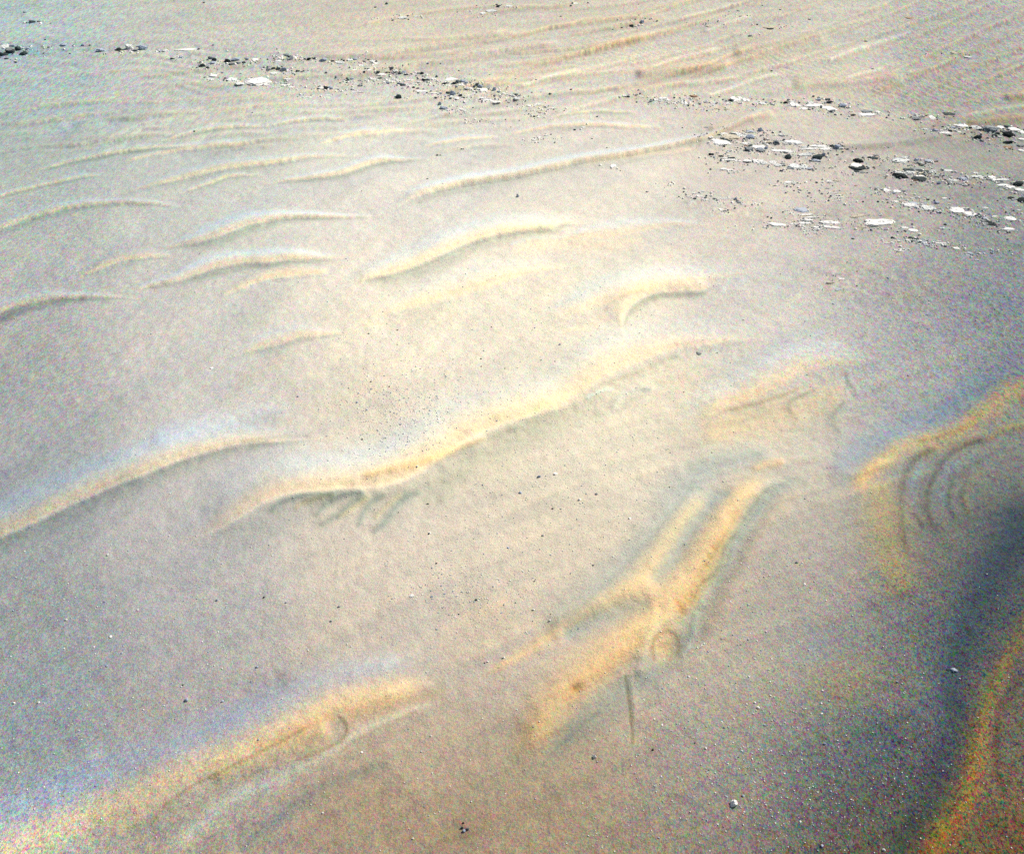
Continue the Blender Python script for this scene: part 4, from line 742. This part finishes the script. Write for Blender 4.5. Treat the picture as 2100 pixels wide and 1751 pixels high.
for s_ in range(6):
    bm = bmesh.new(); bmesh.ops.create_icosphere(bm, subdivisions=1, radius=1); r_ = random.Random(s_)
    for v_ in bm.verts: v_.co *= r_.uniform(.72, 1.1)
    base.append((np.array([v_.co[:] for v_ in bm.verts]), np.array([[q.index for q in f.verts] for f in bm.faces]))); bm.free()
def gravel(name, mk, n, label, P=None, big=1.0):
    given = P is not None; P = P or []
    for i in range(0 if given else n):
        if rng.random() < .75: _, u, v = pick()
        else: u, v = rng.uniform(-60, 2160), 1811 - 1300 * rng.random() ** 1.2
        P.append((u, v))
    P = np.array(P); P = P if given else P[(P[:, 0] > -150) & (P[:, 0] < 2250) & (P[:, 1] > 470) & (P[:, 1] < 1900)]
    X, Y, D = ray(P[:, 0], P[:, 1], 0.0) if False else (None, None, None)
    dx = (P[:, 0] - 1050) / F; dy = (875.5 - P[:, 1]) / F; t = H / (SP - dy * CP); X = dx * t; Y = (CP + dy * SP) * t
    Z, _, _ = surface(X, Y); D = np.sqrt(X * X + Y * Y + H * H)
    R = (0.0055 + 0.0075 * rng.random(len(X)) ** 2.5) * (D / 13) ** .8 * big
    V = []; Fc = []; o = 0
    for i in range(len(X)):
        bv, bf = base[i % 6]; a = rng.random() * 6.28; c, s_ = math.cos(a), math.sin(a)
        q = bv * (R[i] * np.array([1, .8, .7])); q = np.stack([q[:, 0] * c - q[:, 1] * s_, q[:, 0] * s_ + q[:, 1] * c, q[:, 2]], 1) + (X[i], Y[i], Z[i] + R[i] * .3)
        V.append(q); Fc.append(bf + o); o += len(bv)
    V = np.concatenate(V).astype(np.float32); Fc = np.concatenate(Fc).astype(np.int32)
    m = bpy.data.meshes.new(name); m.vertices.add(len(V)); m.vertices.foreach_set('co', V.ravel()); m.loops.add(Fc.size); m.loops.foreach_set('vertex_index', Fc.ravel())
    m.polygons.add(len(Fc)); m.polygons.foreach_set('loop_start', (np.arange(len(Fc)) * 3).astype(np.int32)); m.polygons.foreach_set('loop_total', np.full(len(Fc), 3, np.int32)); m.update(calc_edges=True)
    m.materials.append(M[mk]); ob = bpy.data.objects.new(name, m); col.objects.link(ob); ob['kind'] = 'stuff'; ob['label'] = label; ob['category'] = 'gravel'
gravel('pale_gravel', 'p', 3800, 'fine pale gravel strewn over the open sand between the ripples')
def rubble_spots(n):
    P = []
    src = [q for q in rocks if q['v'] < 520 and (q['kind'] == 'flat_rock' or q['w'] > 9)]
    for i in range(n):
        q = src[int(rng.integers(len(src)))]
        P.append((q['u'] + rng.normal() * (8 + q['w']), q['v'] + rng.normal() * 3.5 + 1))
    return P
gravel('dark_gravel', 'b', 1700, 'fine dark gravel strewn over the open sand between the ripples')


gravel('pale_rubble', 'w', 0, 'pale chips of broken bedrock around the slabs of the outcrops', rubble_spots(2400), 1.9)
gravel('grey_rubble', 'g', 0, 'dark chips of stone between the slabs of the outcrops', rubble_spots(1500), 1.8)

# ------------------------------------------------------------------ light
SUN_EL, SUN_AZ = math.radians(41), math.radians(52)   # azimuth clockwise from +Y (the view direction)
d = Vector((math.sin(SUN_AZ) * math.cos(SUN_EL), math.cos(SUN_AZ) * math.cos(SUN_EL), math.sin(SUN_EL)))
sl = bpy.data.lights.new("sun", 'SUN'); sl.energy = 5.0; sl.angle = math.radians(.5); sl.color = (1, .965, .91)
so = bpy.data.objects.new("sun", sl); col.objects.link(so); so.rotation_euler = d.to_track_quat('Z', 'Y').to_euler(); so.location = (30, 30, 60)
w = bpy.data.worlds.new("World"); scene.world = w; w.use_nodes = True
nt = w.node_tree; bg = nt.nodes["Background"]; sky = nt.nodes.new('ShaderNodeTexSky'); sky.sky_type = 'NISHITA'; sky.sun_disc = False
sky.sun_elevation = SUN_EL; sky.sun_rotation = SUN_AZ; sky.dust_density = 3.0
nt.links.new(sky.outputs[0], bg.inputs[0]); bg.inputs[1].default_value = 0.09
scene.cycles.use_denoising = False
scene.view_settings.view_transform = 'Standard'; scene.view_settings.look = 'None'; scene.view_settings.exposure = 0; scene.view_settings.gamma = 1
